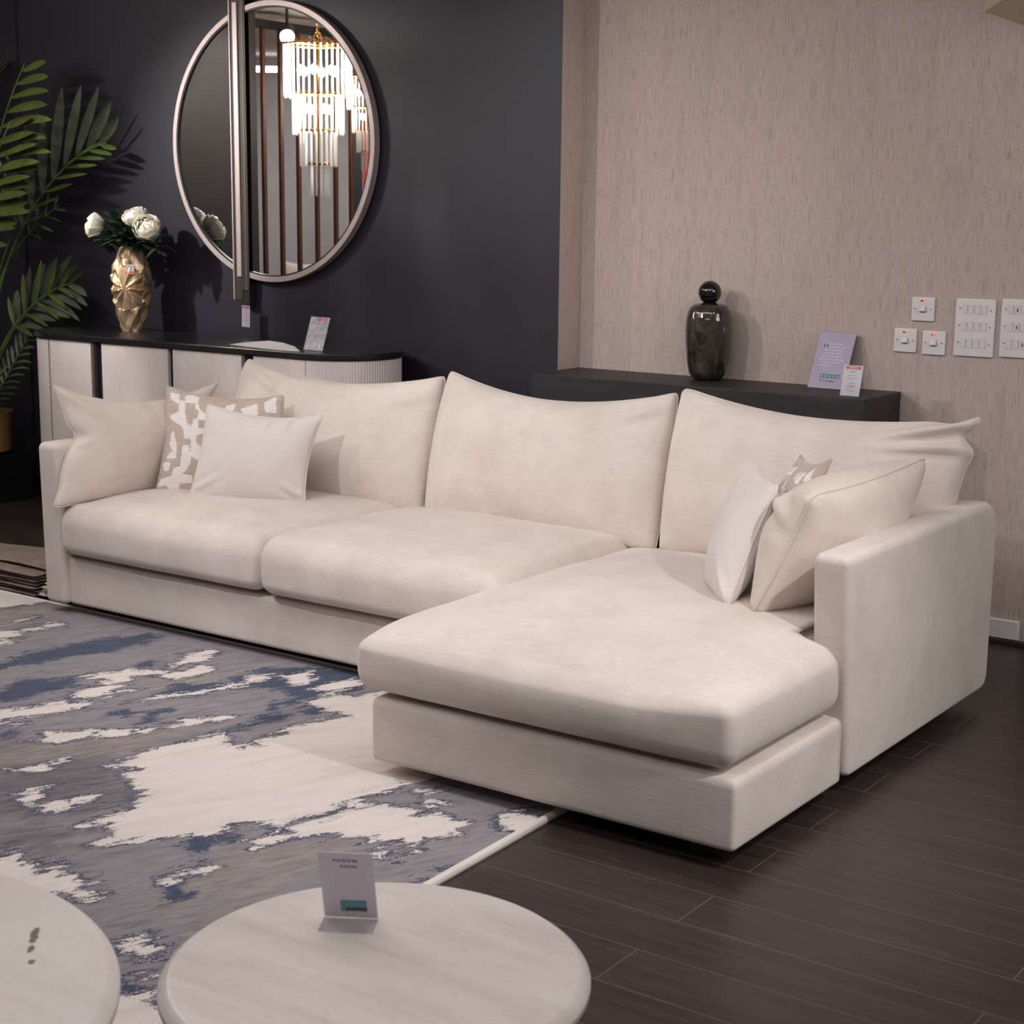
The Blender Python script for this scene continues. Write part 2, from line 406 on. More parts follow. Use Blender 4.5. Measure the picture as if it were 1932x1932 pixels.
def rounded_box(x0, x1, y0, y1, z0, z1, rp, rt, rb, nx=30, ny=30, nz=8, m=6, deform=None):
    """box with plan radius rp, top-edge radius rt and bottom-edge radius rb, evenly gridded"""
    hx, hy, hz = (x1-x0)/2, (y1-y0)/2, (z1-z0)/2; cx, cy, cz = (x0+x1)/2, (y0+y1)/2, (z0+z1)/2
    def axis(h, ra, rb_, n):
        t = [math.tan(k*PI/4/m) for k in range(1, m+1)]
        a = [-(h-ra)-ra*q for q in reversed(t)]; b = [(h-rb_)+rb_*q for q in t]
        return a+list(np.linspace(-(h-ra), h-rb_, n))+b
    ax, ay, az = axis(hx, rp, rp, nx), axis(hy, rp, rp, ny), axis(hz, rb, rt, nz)
    idx, V, Fc = {}, [], []
    def P(i, j, k):
        key = (i, j, k)
        if key in idx: return idx[key]
        p = np.array((ax[i], ay[j], az[k])); rz = rt if p[2] > 0 else rb
        lim_lo = np.array((-(hx-rp), -(hy-rp), -(hz-rb))); lim_hi = np.array((hx-rp, hy-rp, hz-rt))
        c = np.clip(p, lim_lo, lim_hi); q = (p-c)/np.array((rp, rp, rz)); l = np.linalg.norm(q)
        if l > 1e-9: p = c+q/l*np.array((rp, rp, rz))
        u, v, w = p[0]/hx, p[1]/hy, p[2]/hz; p = p+np.array((cx, cy, cz))
        if deform: p = np.array(deform(p, u, v, w))
        idx[key] = len(V); V.append(tuple(p)); return idx[key]
    I, J, K = len(ax)-1, len(ay)-1, len(az)-1
    for i in range(I):
        for j in range(J):
            Fc.append((P(i, j, 0), P(i, j+1, 0), P(i+1, j+1, 0), P(i+1, j, 0)))
            Fc.append((P(i, j, K), P(i+1, j, K), P(i+1, j+1, K), P(i, j+1, K)))
    for i in range(I):
        for k in range(K):
            Fc.append((P(i, 0, k), P(i+1, 0, k), P(i+1, 0, k+1), P(i, 0, k+1)))
            Fc.append((P(i, J, k), P(i, J, k+1), P(i+1, J, k+1), P(i+1, J, k)))
    for j in range(J):
        for k in range(K):
            Fc.append((P(0, j, k), P(0, j, k+1), P(0, j+1, k+1), P(0, j+1, k)))
            Fc.append((P(I, j, k), P(I, j+1, k), P(I, j+1, k+1), P(I, j, k+1)))
    b = B(); b.add(V, Fc)
    def ringk(k): return [V[P(i, 0, k)] for i in range(I)]+[V[P(I, j, k)] for j in range(J)]+[V[P(i, J, k)] for i in range(I, 0, -1)]+[V[P(0, j, k)] for j in range(J, 0, -1)]
    b.lo, b.hi = ringk(m-1), ringk(K-m+1); return b

def cushion(BL, BR, TR, TL, t, sag=(0, 0, 0, 0), n=34, wr=.006, seed=0, pipe=.0035, ear=.0, folds=(), front=.5, pw=.45, bend=0., corner=.07, push=()):
    """knife-edge cushion through four corners (seen from the front); sag = how far the bottom/right/top/left edges draw in"""
    BL, BR, TR, TL = map(Vector, (BL, BR, TR, TL))
    N = ((BR-BL).cross(TL-BL)).normalized()
    s = [.45*(i/n)+.55*(.5-.5*math.cos(PI*i/n)) for i in range(n+1)]
    fr, bk, UV = [], [], []
    cr = corner
    def rc(u, v):
        U, V_ = 2*u-1, 2*v-1; a, b_ = (abs(U)-1+cr)/cr, (abs(V_)-1+cr)/cr
        if a > 0 and b_ > 0:
            k = max(a, b_)/math.hypot(a, b_); return (.5+.5*math.copysign(1-cr+cr*a*k, U), .5+.5*math.copysign(1-cr+cr*b_*k, V_))
        return u, v
    sb, sr, st, sl = sag
    rnd = Vector((seed*3.7, seed*1.3, seed*2.1))
    for v in s:
        for u in s:
            a, b = 4*u*(1-u), 4*v*(1-v)
            uo, vo = u, v; u, v = rc(u, v)
            P = BL.lerp(BR, u).lerp(TL.lerp(TR, u), v)
            for (pu, pv, dx, dy, rad) in push:
                g_ = math.exp(-((uo-pu)**2+(vo-pv)**2)/rad**2); P = P+(BR-BL).normalized()*dx*g_+(TL-BL).normalized()*dy*g_
            ud = (BR-BL).lerp(TR-TL, v).normalized(); vd = (TL-BL).lerp(TR-BR, u).normalized()
            P = P+vd*(sb*a*(1-v)**2-st*a*v**2)+ud*(sl*b*(1-u)**2-sr*b*u**2)
            th = t*(a**pw)*(b**pw)*(.72+.28*(a*b)**.5)
            w = noise.fractal(Vector((u*2.2, v*2.2, 0))+rnd, 1., 2., 3)*wr*(a*b)**.25
            w2 = noise.fractal(Vector((u*2.2, v*2.2, 5))+rnd, 1., 2., 3)*wr*(a*b)**.25
            for (fu, fv, ang, ln, amp, wd) in folds:      # pinched fold starting at (fu,fv) running in direction ang
                du, dv = u-fu, v-fv; al = du*math.cos(ang)+dv*math.sin(ang); ac = -du*math.sin(ang)+dv*math.cos(ang)
                if 0 <= al <= ln:
                    k = al/ln; w += amp*math.sin(PI*min(1, k*1.0+.12))*(1-k)*(math.exp(-(ac/wd)**2)-.55*math.exp(-((ac-1.8*wd)/wd)**2)-.3*math.exp(-((ac+1.8*wd)/wd)**2))*min(1, 6*(a*b)**.5)
            P = P+N*(bend*(a*b)**.5)
            fr.append(P+N*(th*front+w*min(1, 8*(a*b)**.5))); bk.append(P-N*(th*(1-front)-w2*min(1, 8*(a*b)**.5))); UV.append((u, v)); u, v = uo, vo
    m = n+1; V, F = [], []
    V = [tuple(p) for p in fr]; mp = {}
    for j in range(m):
        for i in range(m):
            k = j*m+i
            if i in (0, n) or j in (0, n): mp[k] = k
            else: mp[k] = len(V); V.append(tuple(bk[k]))
    for j in range(n):
        for i in range(n):
            q = [j*m+i, j*m+i+1, (j+1)*m+i+1, (j+1)*m+i]
            F.append(tuple(q)); F.append(tuple(mp[x] for x in reversed(q)))
    b = B(); b.add(V, F)
    ring = [fr[i] for i in range(n)]+[fr[j*m+n] for j in range(n)]+[fr[n*m+i] for i in range(n, 0, -1)]+[fr[j*m] for j in range(n, 0, -1)]
    if pipe: b.tube(ring, pipe, 6, closed=True)
    b.uvs = UV + [UV[k] for k in range(m*m) if not ((k % m) in (0, n) or (k//m) in (0, n))]
    return b

def seg_sd(P, polys):
    """signed distance (inside positive) from points P (n,2) to a union of polygons"""
    best = np.full(len(P), -9.)
    for poly in polys:
        A = np.array(poly); Bq = np.roll(A, -1, 0); d = np.full(len(P), 9.); ins = np.zeros(len(P), bool)
        for (ax, ay), (bx, by) in zip(A, Bq):
            ex, ey = bx-ax, by-ay; l2 = ex*ex+ey*ey+1e-12
            t = np.clip(((P[:, 0]-ax)*ex+(P[:, 1]-ay)*ey)/l2, 0, 1)
            d = np.minimum(d, np.hypot(P[:, 0]-ax-t*ex, P[:, 1]-ay-t*ey))
            c = ((ay > P[:, 1]) != (by > P[:, 1])) & (P[:, 0] < ex*(P[:, 1]-ay)/(ey if abs(ey) > 1e-12 else 1e-12)+ax)
            ins ^= c
        best = np.maximum(best, np.where(ins, d, -d))
    return best

CREAM=[[(-3.32,2.815),(-3.32,2.881),(-3.335,2.954),(-3.321,3.01),(-3.302,3.077),(-3.289,3.164),(-3.27,3.196),(-3.224,3.142),(-3.156,3.152),(-3.123,3.189),(-3.143,3.233),(-3.156,3.351),(-3.145,3.435),(-3.094,3.544),(-3.255,3.556),(-3.31,3.576),(-3.284,3.637),(-3.247,3.694),(-3.15,3.811),(-2.856,3.866),(-2.537,3.435),(-2.578,3.245),(-2.592,3.198),(-2.593,3.147),(-2.612,3.068),(-2.622,2.984),(-2.616,2.873),(-2.634,2.855),(-2.639,2.789),(-2.646,2.774),(-2.713,2.75),(-2.739,2.709),(-2.751,2.678),(-2.725,2.642),(-2.775,2.595),(-2.824,2.534),(-2.915,2.419),(-2.925,2.404),(-2.939,2.489),(-3.003,2.533),(-3.041,2.477),(-3.037,2.574),(-3.05,2.671),(-3.11,2.732),(-3.189,2.768),(-3.243,2.789),(-3.24,2.849)],[(-2.634,2.647),(-2.611,2.744),(-2.62,2.781),(-2.607,2.843),(-2.601,2.934),(-2.56,3.031),(-2.521,3.027),(-2.476,3.061),(-2.437,3.03),(-2.385,3.069),(-2.299,3.053),(-2.273,3.002),(-2.284,2.939),(-2.305,2.923),(-2.284,2.864),(-2.316,2.852),(-2.348,2.87),(-2.386,2.854),(-2.444,2.831),(-2.516,2.811),(-2.516,2.781),(-2.558,2.742),(-2.586,2.703),(-2.603,2.637)],[(-2.255,3.144),(-2.254,3.19),(-2.172,3.23),(-2.139,3.204),(-2.139,3.103),(-2.187,3.089)],[(-2.515,3.142),(-2.518,3.188),(-2.487,3.212),(-2.479,3.154),(-2.42,3.141),(-2.424,3.091),(-2.464,3.108)],[(-2.353,2.775),(-2.343,2.804),(-2.314,2.809),(-2.303,2.785),(-2.335,2.753)],[(-2.15,2.772),(-2.147,2.808),(-2.119,2.795),(-2.116,2.767)],[(-4.061,3.33),(-4.052,3.399),(-3.972,3.507),(-3.934,3.576),(-3.932,3.643),(-3.986,3.725),(-3.957,3.816),(-3.918,3.803),(-3.886,3.71),(-3.894,3.639),(-3.888,3.524),(-3.93,3.446),(-3.898,3.394),(-3.925,3.358),(-3.999,3.362)],[(-3.948,3.356),(-3.905,3.344),(-3.856,3.315),(-3.805,3.339),(-3.846,3.222),(-3.875,3.186),(-3.912,3.172),(-3.943,3.263)],[(-3.866,3.495),(-3.852,3.568),(-3.838,3.65),(-3.802,3.67),(-3.778,3.625),(-3.784,3.557),(-3.822,3.498)],[(-3.978,2.878),(-3.967,2.946),(-3.935,3.01),(-3.909,3.084),(-3.809,3.174),(-3.788,3.122),(-3.82,3.057),(-3.842,3.001),(-3.839,2.958),(-3.886,2.884),(-3.914,2.831)],[(-3.853,2.871),(-3.828,2.934),(-3.807,2.893)],[(-3.673,2.831),(-3.691,2.889),(-3.632,2.94),(-3.563,3.029),(-3.512,3.055),(-3.494,3.015),(-3.549,2.937),(-3.588,2.86),(-3.638,2.845)],[(-3.511,3.068),(-3.47,3.119),(-3.47,3.075)],[(-3.448,3.154),(-3.449,3.216),(-3.419,3.291),(-3.37,3.328),(-3.389,3.262),(-3.409,3.196)],[(-3.323,2.518),(-3.348,2.563),(-3.316,2.637),(-3.281,2.559),(-3.274,2.498)],[(-3.501,2.636),(-3.458,2.76),(-3.435,2.767),(-3.45,2.675)],[(-3.216,2.472),(-3.209,2.556),(-3.178,2.627),(-3.149,2.601),(-3.165,2.51)],[(-2.635,2.372),(-2.647,2.438),(-2.624,2.486),(-2.593,2.493),(-2.593,2.436),(-2.614,2.383)],[(-3.088,2.185),(-3.037,2.235),(-3.04,2.273),(-3.006,2.275),(-2.949,2.242),(-2.887,2.232),(-2.881,2.263),(-2.897,2.297),(-2.873,2.269),(-2.834,2.256),(-2.804,2.279),(-2.757,2.244),(-2.698,2.234),(-2.691,2.194),(-2.763,2.167),(-2.912,2.056)],[(-2.47,2.102),(-2.454,2.143),(-2.399,2.121),(-2.368,2.132),(-2.367,2.076),(-2.405,2.068)],[(-2.327,2.019),(-2.304,2.045),(-2.281,2.008)],[(-2.297,1.926),(-2.25,1.98),(-2.125,1.905),(-2.039,1.826),(-2.183,1.72)],[(-5.352,3.853),(-5.099,4.051),(-4.983,3.927),(-4.968,3.852),(-5.025,3.755),(-5.084,3.656)],[(-4.769,3.468),(-4.734,3.532),(-4.702,3.614),(-4.67,3.735),(-4.643,3.737),(-4.635,3.647),(-4.667,3.565),(-4.63,3.52),(-4.661,3.388)],[(-4.652,3.403),(-4.587,3.507),(-4.573,3.465),(-4.612,3.373)],[(-4.831,3.66),(-4.809,3.767),(-4.791,3.741),(-4.81,3.656)],[(-3.712,3.241),(-3.685,3.324),(-3.665,3.396),(-3.62,3.569),(-3.598,3.616),(-3.573,3.583),(-3.613,3.479),(-3.661,3.371),(-3.682,3.278)],[(-3.634,3.657),(-3.596,3.709),(-3.547,3.663),(-3.59,3.622)],[(-3.571,3.736),(-3.513,3.835),(-3.424,3.742),(-3.444,3.659)],[(-3.372,3.685),(-3.354,3.872),(-3.277,3.832),(-3.297,3.684)]]
NAVY=[[(-4.382,3.2),(-4.383,3.264),(-4.423,3.398),(-4.421,3.511),(-4.373,3.655),(-4.33,3.798),(-4.232,3.864),(-4.218,3.838),(-4.196,3.684),(-4.227,3.549),(-4.283,3.472),(-4.293,3.348),(-4.338,3.274),(-4.33,3.162)],[(-4.154,3.03),(-4.143,3.081),(-4.189,3.171),(-4.171,3.23),(-4.13,3.262),(-4.09,3.262),(-4.09,3.354),(-4.035,3.304),(-3.976,3.267),(-3.991,3.197),(-4.002,3.075),(-4.037,3.0),(-4.053,2.954)],[(-4.027,3.537),(-4.029,3.593),(-4.001,3.605),(-3.961,3.515),(-3.983,3.498)],[(-3.731,3.367),(-3.743,3.46),(-3.666,3.542),(-3.671,3.644),(-3.651,3.777),(-3.544,3.875),(-3.372,3.944),(-3.22,3.765),(-3.291,3.697),(-3.285,3.665),(-3.31,3.576),(-3.255,3.556),(-3.154,3.565),(-3.181,3.525),(-3.229,3.455),(-3.231,3.356),(-3.245,3.283),(-3.274,3.2),(-3.299,3.217),(-3.294,3.334),(-3.319,3.373),(-3.263,3.442),(-3.248,3.494),(-3.299,3.549),(-3.314,3.511),(-3.339,3.505),(-3.314,3.443),(-3.332,3.45),(-3.38,3.522),(-3.373,3.584),(-3.425,3.601),(-3.482,3.601),(-3.549,3.571),(-3.589,3.454),(-3.649,3.359),(-3.664,3.305)],[(-3.534,3.113),(-3.611,3.203),(-3.591,3.259),(-3.558,3.257),(-3.559,3.204),(-3.519,3.176),(-3.521,3.136)],[(-3.684,3.135),(-3.676,3.188),(-3.613,3.189),(-3.62,3.138)],[(-2.777,2.56),(-2.794,2.606),(-2.751,2.63),(-2.754,2.685),(-2.746,2.708),(-2.702,2.667),(-2.67,2.657),(-2.645,2.614),(-2.699,2.602),(-2.684,2.544),(-2.725,2.537)],[(-2.247,3.101),(-2.275,3.17),(-2.26,3.21),(-2.213,3.226),(-2.242,3.172),(-2.234,3.128),(-2.192,3.098),(-2.146,3.106),(-2.146,3.072),(-2.19,3.056)],[(-2.175,2.686),(-2.183,2.8),(-2.141,2.859),(-2.131,2.805),(-2.132,2.748)],[(-2.556,2.312),(-2.599,2.362),(-2.584,2.373),(-2.518,2.34),(-2.532,2.312)],[(-3.772,2.815),(-3.779,2.858),(-3.74,2.846),(-3.738,2.799)],[(-3.09,2.684),(-3.163,2.752),(-3.149,2.773),(-3.081,2.715),(-3.047,2.664)],[(-2.698,2.735),(-2.643,2.786),(-2.628,2.779),(-2.683,2.734)],[(-2.758,2.775),(-2.748,2.801),(-2.713,2.804),(-2.727,2.78)],[(-2.429,2.06),(-2.477,2.116),(-2.458,2.161),(-2.371,2.145),(-2.353,2.128),(-2.352,2.073),(-2.392,2.052)],[(-2.354,1.985),(-2.35,2.008),(-2.308,2.005),(-2.263,2.006),(-2.291,1.923)]]
DARK=[[(-3.856,2.751),(-3.646,2.81),(-3.539,2.891),(-3.381,2.907),(-3.194,2.78),(-3.059,2.674),(-3.027,2.545),(-3.131,2.401),(-3.269,2.319)],[(-3.193,2.355),(-3.097,2.471),(-2.953,2.449),(-2.956,2.324),(-3.122,2.24)]]
TAUPE=[[(-5.098,3.666),(-4.965,3.93),(-4.804,4.001),(-4.793,3.719),(-4.804,3.45)],[(-3.622,2.828),(-3.449,3.067),(-3.417,3.14),(-3.376,2.922),(-3.491,2.686),(-3.61,2.57),(-3.682,2.623)],[(-2.651,2.593),(-2.497,2.741),(-2.333,2.782),(-2.394,2.627),(-2.529,2.488),(-2.481,2.343),(-2.477,2.261),(-2.577,2.307),(-2.587,2.445)],[(-2.374,2.224),(-2.435,2.378),(-2.479,2.489),(-2.431,2.525),(-2.357,2.301),(-2.336,2.159)],[(-3.828,3.41),(-3.791,3.654),(-3.683,3.596),(-3.706,3.344)],[(-2.319,2.968),(-2.257,3.058),(-2.216,2.919),(-2.267,2.78),(-2.313,2.797)]]

# ================================================================= THE SETTING
WB, WD = 5.641, 5.489            # papered wall plane, navy wall plane
CEIL = 2.68
b = B(); b.add([(-14, -4, 0), (3, -4, 0), (3, 9, 0), (-14, 9, 0)], [(0, 1, 2, 3)]); struct(b, 'floor', M['floor'], origin=(0, 0, 0))
b = B(); b.box(-14, 3, -4, 9, CEIL, CEIL+.1); struct(b, 'ceiling', M['ceiling'])
b = B(); b.box(-8.6, -3.66, WD, WD+.30, 0, CEIL); struct(b, 'wall_back', M['navy'])
b = B(); b.box(-3.66, -1.735, WB, WB+.15, 0, CEIL); struct(b, 'wall_right', M['wallpaper'])
b = B(); b.add([(-3.6595, WD, 0), (-3.6595, WB, 0), (-3.6595, WB, CEIL), (-3.6595, WD, CEIL)], [(0, 1, 2, 3)]); struct(b, 'wall_return', M['wallpaper'], smooth=0, origin=(-3.66, WD, 0))
b = B(); b.box(-7.08, -7.02, 3.67, 4.45, 0, CEIL); struct(b, 'wall_left', M['side_paint'])
b = B(); b.box(-6.995, -6.98, WD-.006, WD, 0, CEIL); struct(b, 'trim_4', M['black_wall'])
b = B(); b.box(-1.735, -1.655, WB+.02, WB+.15, 0, CEIL); struct(b, 'wall_end', M['black_wall'])
b = B(); b.box(-1.735, 3.0, 7.2, 7.35, 0, CEIL); struct(b, 'wall_beyond', M['plain_beige'])  # unseen wall added to give the floor something bright to reflect
b = B(); b.box(-3.655, -1.757, WB-.016, WB, .02, .091); struct(b, 'baseboard_back', M['skirting'], bevel=.004)
b = B(); b.box(-3.655, -1.0, WB-.022, WB, 0, .019); struct(b, 'trim_1', M['dark_bead'], bevel=.003)
# raking bulkhead high on the papered wall
b = B()
A0, A1 = (-2.027, WB, 2.202), (-1.735, WB, 2.09); C0 = (-1.50, 5.05, 2.30)
b.add([A0, A1, C0, (-2.027, WB, CEIL), (-1.735, WB, CEIL), (-1.50, 5.05, CEIL), (-1.45, WB, 2.09), (-1.45, WB, CEIL)],
      [(0, 2, 1), (0, 3, 5, 2), (1, 2, 6), (2, 5, 7, 6), (3, 4, 5), (4, 7, 5), (1, 6, 7, 4), (0, 1, 4, 3)])
struct(b, 'trim_2', M['bulkhead'], smooth=0)
# the part of the showroom seen only in the mirror
b = B(); b.prism([(-11.6, 2.70), (-7.6, -.16), (-7.54, -.08), (-11.54, 2.78)], 0, CEIL); struct(b, 'wall_far', M['white_wall'])
b = B(); b.box(-7.08, -7.02, 1.6, 3.67, 2.575, 2.62); struct(b, 'trim_3', M['black_wall'])

# ================================================================= RUG
RX0, RX1, RY0, RY1 = -6.4, -2.13, .8, 3.93
nx, ny = 330, 250
xs = np.linspace(RX0, RX1-.022, nx); ys = np.linspace(RY0, RY1, ny)
X, Y = np.meshgrid(xs, ys); skew = lambda yy: -(yy-2.79)*.035
Xs = X+skew(Y)*np.clip((X-RX0)/(RX1-RX0), 0, 1)
P2 = np.stack([Xs.ravel(), Y.ravel()], 1)
cre = seg_sd(P2, CREAM); nav = seg_sd(P2, NAVY)
V = [(x, y, .012) for x, y in P2]; F = [(j*nx+i, j*nx+i+1, (j+1)*nx+i+1, (j+1)*nx+i) for j in range(ny-1) for i in range(nx-1)]
rug = thing('rug', 'large abstract rug in navy, grey and cream under the sofa and tables', 'rug', (-4.2, 2.4, 0))
b = B(); b.add(V, F); pile = b.build('pile', M['rug'], rug)
for nm, arr in (('cream', cre), ('navy', nav), ('dark', seg_sd(P2, DARK)), ('taupe', seg_sd(P2, TAUPE))):
    at = pile.data.attributes.new(nm, 'FLOAT', 'POINT'); at.data.foreach_set('value', arr.astype(np.float32))
ex = lambda y: RX1+skew(y)
b = B()
b.tube([(ex(RY0)-.011, RY0, .008), (ex(RY1)-.011, RY1, .008)], .0115, 10)
b.tube([(RX0, RY1, .008), (ex(RY1)-.011, RY1, .008)], .009, 10); b.tube([(RX0, RY0, .008), (RX0, RY1, .008)], .009, 10)
b.tube([(RX0, RY0, .008), (ex(RY0), RY0, .008)], .009, 10)
tag(b.build('binding', M['rug_edge'], rug), 'cream bound edge')

# ================================================================= SOFA
SX0, SX1 = -4.858, -1.618
sofa = thing('corner_sofa', 'cream chenille corner sofa with a chaise on the right, standing on the rug', 'sofa', (-3.25, 4.1, 0))
ch = M['chenille']
wob = lambda p, a, s=2.3: noise.fractal(Vector(p)*s, 1., 2., 2)*a
def T_side(p, lim_y, dx):                     # draws the right side in behind the arm front
    k = min(1, max(0, (p[1]-lim_y)/.02)); return p[0]-dx*k
def d_base(p, u, v, w): return (p[0], p[1], p[2])
b = rounded_box(-4.755, -2.70, 3.862, 4.88, .05, .226, .012, .022, .016, 20, 12, 5, 4, d_base); b.build('seat_base', ch, sofa, 180)
def d_cb(p, u, v, w):
    x = p[0]-(0.13*min(1, max(0, (p[1]-3.80)/.015)) if u > .85 else 0); return (x, p[1], p[2])
b = rounded_box(-2.718, -1.622, 3.198, 4.88, .05, .226, .014, .024, .016, 24, 70, 5, 4, d_cb)
b.build('chaise_base', ch, sofa, 180)
def arm(x0, x1, nm, tilt):
    y0, y1, z0, z1 = 3.835, 4.905, .05, .655
    def d(p, u, v, w):
        x, y, z = p
        for (ya, za, R, sy, sz) in ((y1, z1, .10, 1, 1), (y1, z0, .05, 1, -1)):
            dy = (y-(ya-sy*R))*sy; dz = (z-(za-sz*R))*sz
            if dy > 0 and dz > 0:
                k = max(dy, dz)/math.hypot(dy, dz); y = ya-sy*R+sy*dy*k; z = za-sz*R+sz*dz*k
        x += .004*(1-v*v)*(1-w*w)*(1 if u > 0 else -1)
        y -= tilt*(z-z0)/(z1-z0)*max(0, (y1-y)/(y1-y0))**3
        return (x, y, z)
    b = rounded_box(x0, x1, y0, y1, z0, z1, .022, .026, .018, 5, 40, 26, 5, d); b.build(nm, ch, sofa, 180)
arm(SX0, -4.745, 'armrest', .012); arm(-1.725, SX1, 'armrest', .055)
b = rounded_box(-4.757, -1.738, 4.765, 4.905, .05, .652, .02, .03, .016, 30, 5, 14, 4); b.build('back_frame', ch, sofa, 180)
def seat(x0, x1, y0, y1, z0, z1, crown, nm, rp=.052, rt=.075, rb=.045, tee=0, seed=0, nn=(34, 34), soft=0):
    def d(p, u, v, w):
        x, y, z = p
        if soft and w > 0: z -= soft*max(0, 1-(y-y0)/.17)**2*w*(1 if u < .55 else max(0, 1-(u-.55)/.42))
        if w > 0: z += crown*w*max(0, 1-u**4)*max(0, 1-abs(v)**3)+noise.fractal(Vector((x*2.6+seed, y*2.6, seed)), 1., 2., 3)*.007*w
        y -= .014*(1-u*u)*(1-w*w)*(1 if v < -.7 else 0)+noise.noise(Vector((x*5+seed, z*4, 2)))*.004*(1 if v < -.8 else 0)
        x += (.012*(1-w*w))*(1 if u > .9 else (-1 if u < -.9 else 0))
        if tee and u > .8: x -= tee*min(1, max(0, (y-3.775)/.02))
        return (x, y, z)
    b = rounded_box(x0, x1, y0, y1, z0, z1, rp, rt, rb, nn[0], nn[1], 8, 7, d)
    return b.build(nm, ch, sofa, 180)
seat(-4.742, -3.738, 3.815, 4.66, .243, .432, .036, 'seat_cushion', seed=1)
seat(-3.724, -2.752, 3.805, 4.66, .243, .436, .036, 'seat_cushion', seed=2)
seat(-2.762, -1.642, 3.188, 4.66, .243, .405, .056, 'chaise_cushion', .034, .034, .05, .09, 3, (40, 90), .030)
def bc(*a, **k): return cushion(*a, **k).build('back_cushion', ch, sofa, 180)
bc((-4.70, 4.60, .40), (-3.655, 4.60, .40), (-3.675, 4.765, .908), (-4.675, 4.745, .915), .27, (0, -.008, .066, -.008), 44, .012, 1, pw=.34, pipe=.002,
   folds=((.1, .93, -.5, .35, .016, .03), (.32, .98, -2.0, .3, .010, .02), (.97, .86, 3.6, .3, .012, .035)))
bc((-3.63, 4.585, .40), (-2.655, 4.585, .40), (-2.685, 4.765, .918), (-3.655, 4.765, .930), .27, (0, -.008, .075, -.008), 44, .011, 2, pw=.34, pipe=.002,
   folds=((.33, 1., -1.9, .35, .012, .02), (.22, 1., -1.9, .3, .010, .025), (.96, .9, 3.7, .3, .016, .03)))
bc((-2.640, 4.585, .40), (-1.735, 4.62, .42), (-1.655, 4.775, .915), (-2.668, 4.765, .938), .27, (0, -.012, .058, -.008), 48, .010, 3, pw=.34, pipe=.002, corner=.09,
   folds=((.97, .95, 3.55, .42, .035, .035), (.99, .80, 3.2, .4, .028, .03), (.05, .9, -.6, .3, .012, .03)), push=((1., .875, -.028, 0, .05), (.93, 1., 0, -.014, .05), (1., .99, .012, .008, .05), (1., .78, .012, 0, .05)))
for (x0, x1, y0, y1) in ((-4.68, -2.76, 3.945, 4.82), (-2.09, -1.74, 3.36, 4.82)):  # black blocks added to make the shaded gap under the sofa dark
    b = B(); b.box(x0, x1, y0, y1, 0, .055); tag(b.build('plinth', M['black_box'], sofa, bevel=.003), 'black recessed plinth')  # no real plinth here, only blocks added for the shade
for (x, y, z) in ((-4.60, 4.10, 0), (-2.62, 3.33, .012), (-1.74, 3.30, 0)):
    b = B(); b.box(x-.035, x+.035, y-.035, y+.035, z, .055); tag(b.build('leg', M['black_box'], sofa, bevel=.003), 'black block foot')

# ================================================================= SCATTER CUSHIONS
def scat(label, mat, *a, **k):
    grp = k.pop('group', None); uvm = k.pop('uvm', None)
    b = cushion(*a, **k); o = b.build('scatter_cushion', mat, None, 180); tag(o, label, 'cushion', grp)
    if uvm:
        n0 = len(b.uvs); arr = np.full(len(o.data.vertices), -1.); arr[:n0] = seg_sd(np.array(b.uvs), uvm)
        at = o.data.attributes.new('motif', 'FLOAT', 'POINT'); at.data.foreach_set('value', arr.astype(np.float32))
    return o
MOT_PX = [[(125,180),(210,180),(210,280),(130,240)],
 [(250,260),(280,260),(290,420),(320,530),(400,580),(415,580),(415,475),(450,475),(455,600),(520,600),(525,640),(450,655),(420,700),(320,700),(310,600),(260,540),(130,470),(150,440),(230,400)],
 [(300,200),(340,165),(430,170),(430,250),(310,250)],[(430,270),(455,330),(500,380),(590,440),(620,465),(475,465),(475,350),(435,330)],
 [(165,630),(215,800),(215,860),(150,780)],[(135,920),(160,875),(215,870),(220,930)],[(310,800),(350,800),(385,930),(380,1010),(320,1090),(300,1050)],
 [(400,720),(430,700),(440,780),(510,830),(525,930),(470,955),(410,900)],
 [(230,1060),(270,1050),(300,1130),(400,1150),(400,1210),(270,1210),(265,1300),(200,1280),(160,1220),(80,1225),(100,1170),(210,1150)],
 [(100,990),(160,985),(150,1060),(120,1060)],[(940,340),(1090,290),(1110,430),(990,400)],[(1190,280),(1290,235),(1310,420),(1220,400)],[(770,290),(850,260),(830,350),(770,340)],
 [(650,480),(760,500),(740,620),(660,600)],[(820,560),(1000,560),(960,700),(860,740)],[(1050,560),(1200,600),(1180,760),(1080,720)],
 [(600,760),(760,740),(720,900),(620,900)],[(860,860),(1040,880),(1000,1040),(880,1020)],[(1140,860),(1260,900),(1240,1080),(1160,1040)],
 [(560,1040),(720,1060),(700,1200),(600,1220)],[(800,1140),(980,1120),(960,1260),(820,1260)],[(1080,1160),(1240,1180),(1220,1290),(1100,1290)]]
MOT = [[((x-55)/1330, 1-(y-100-.085*x)/1200) for x, y in p] for p in MOT_PX]
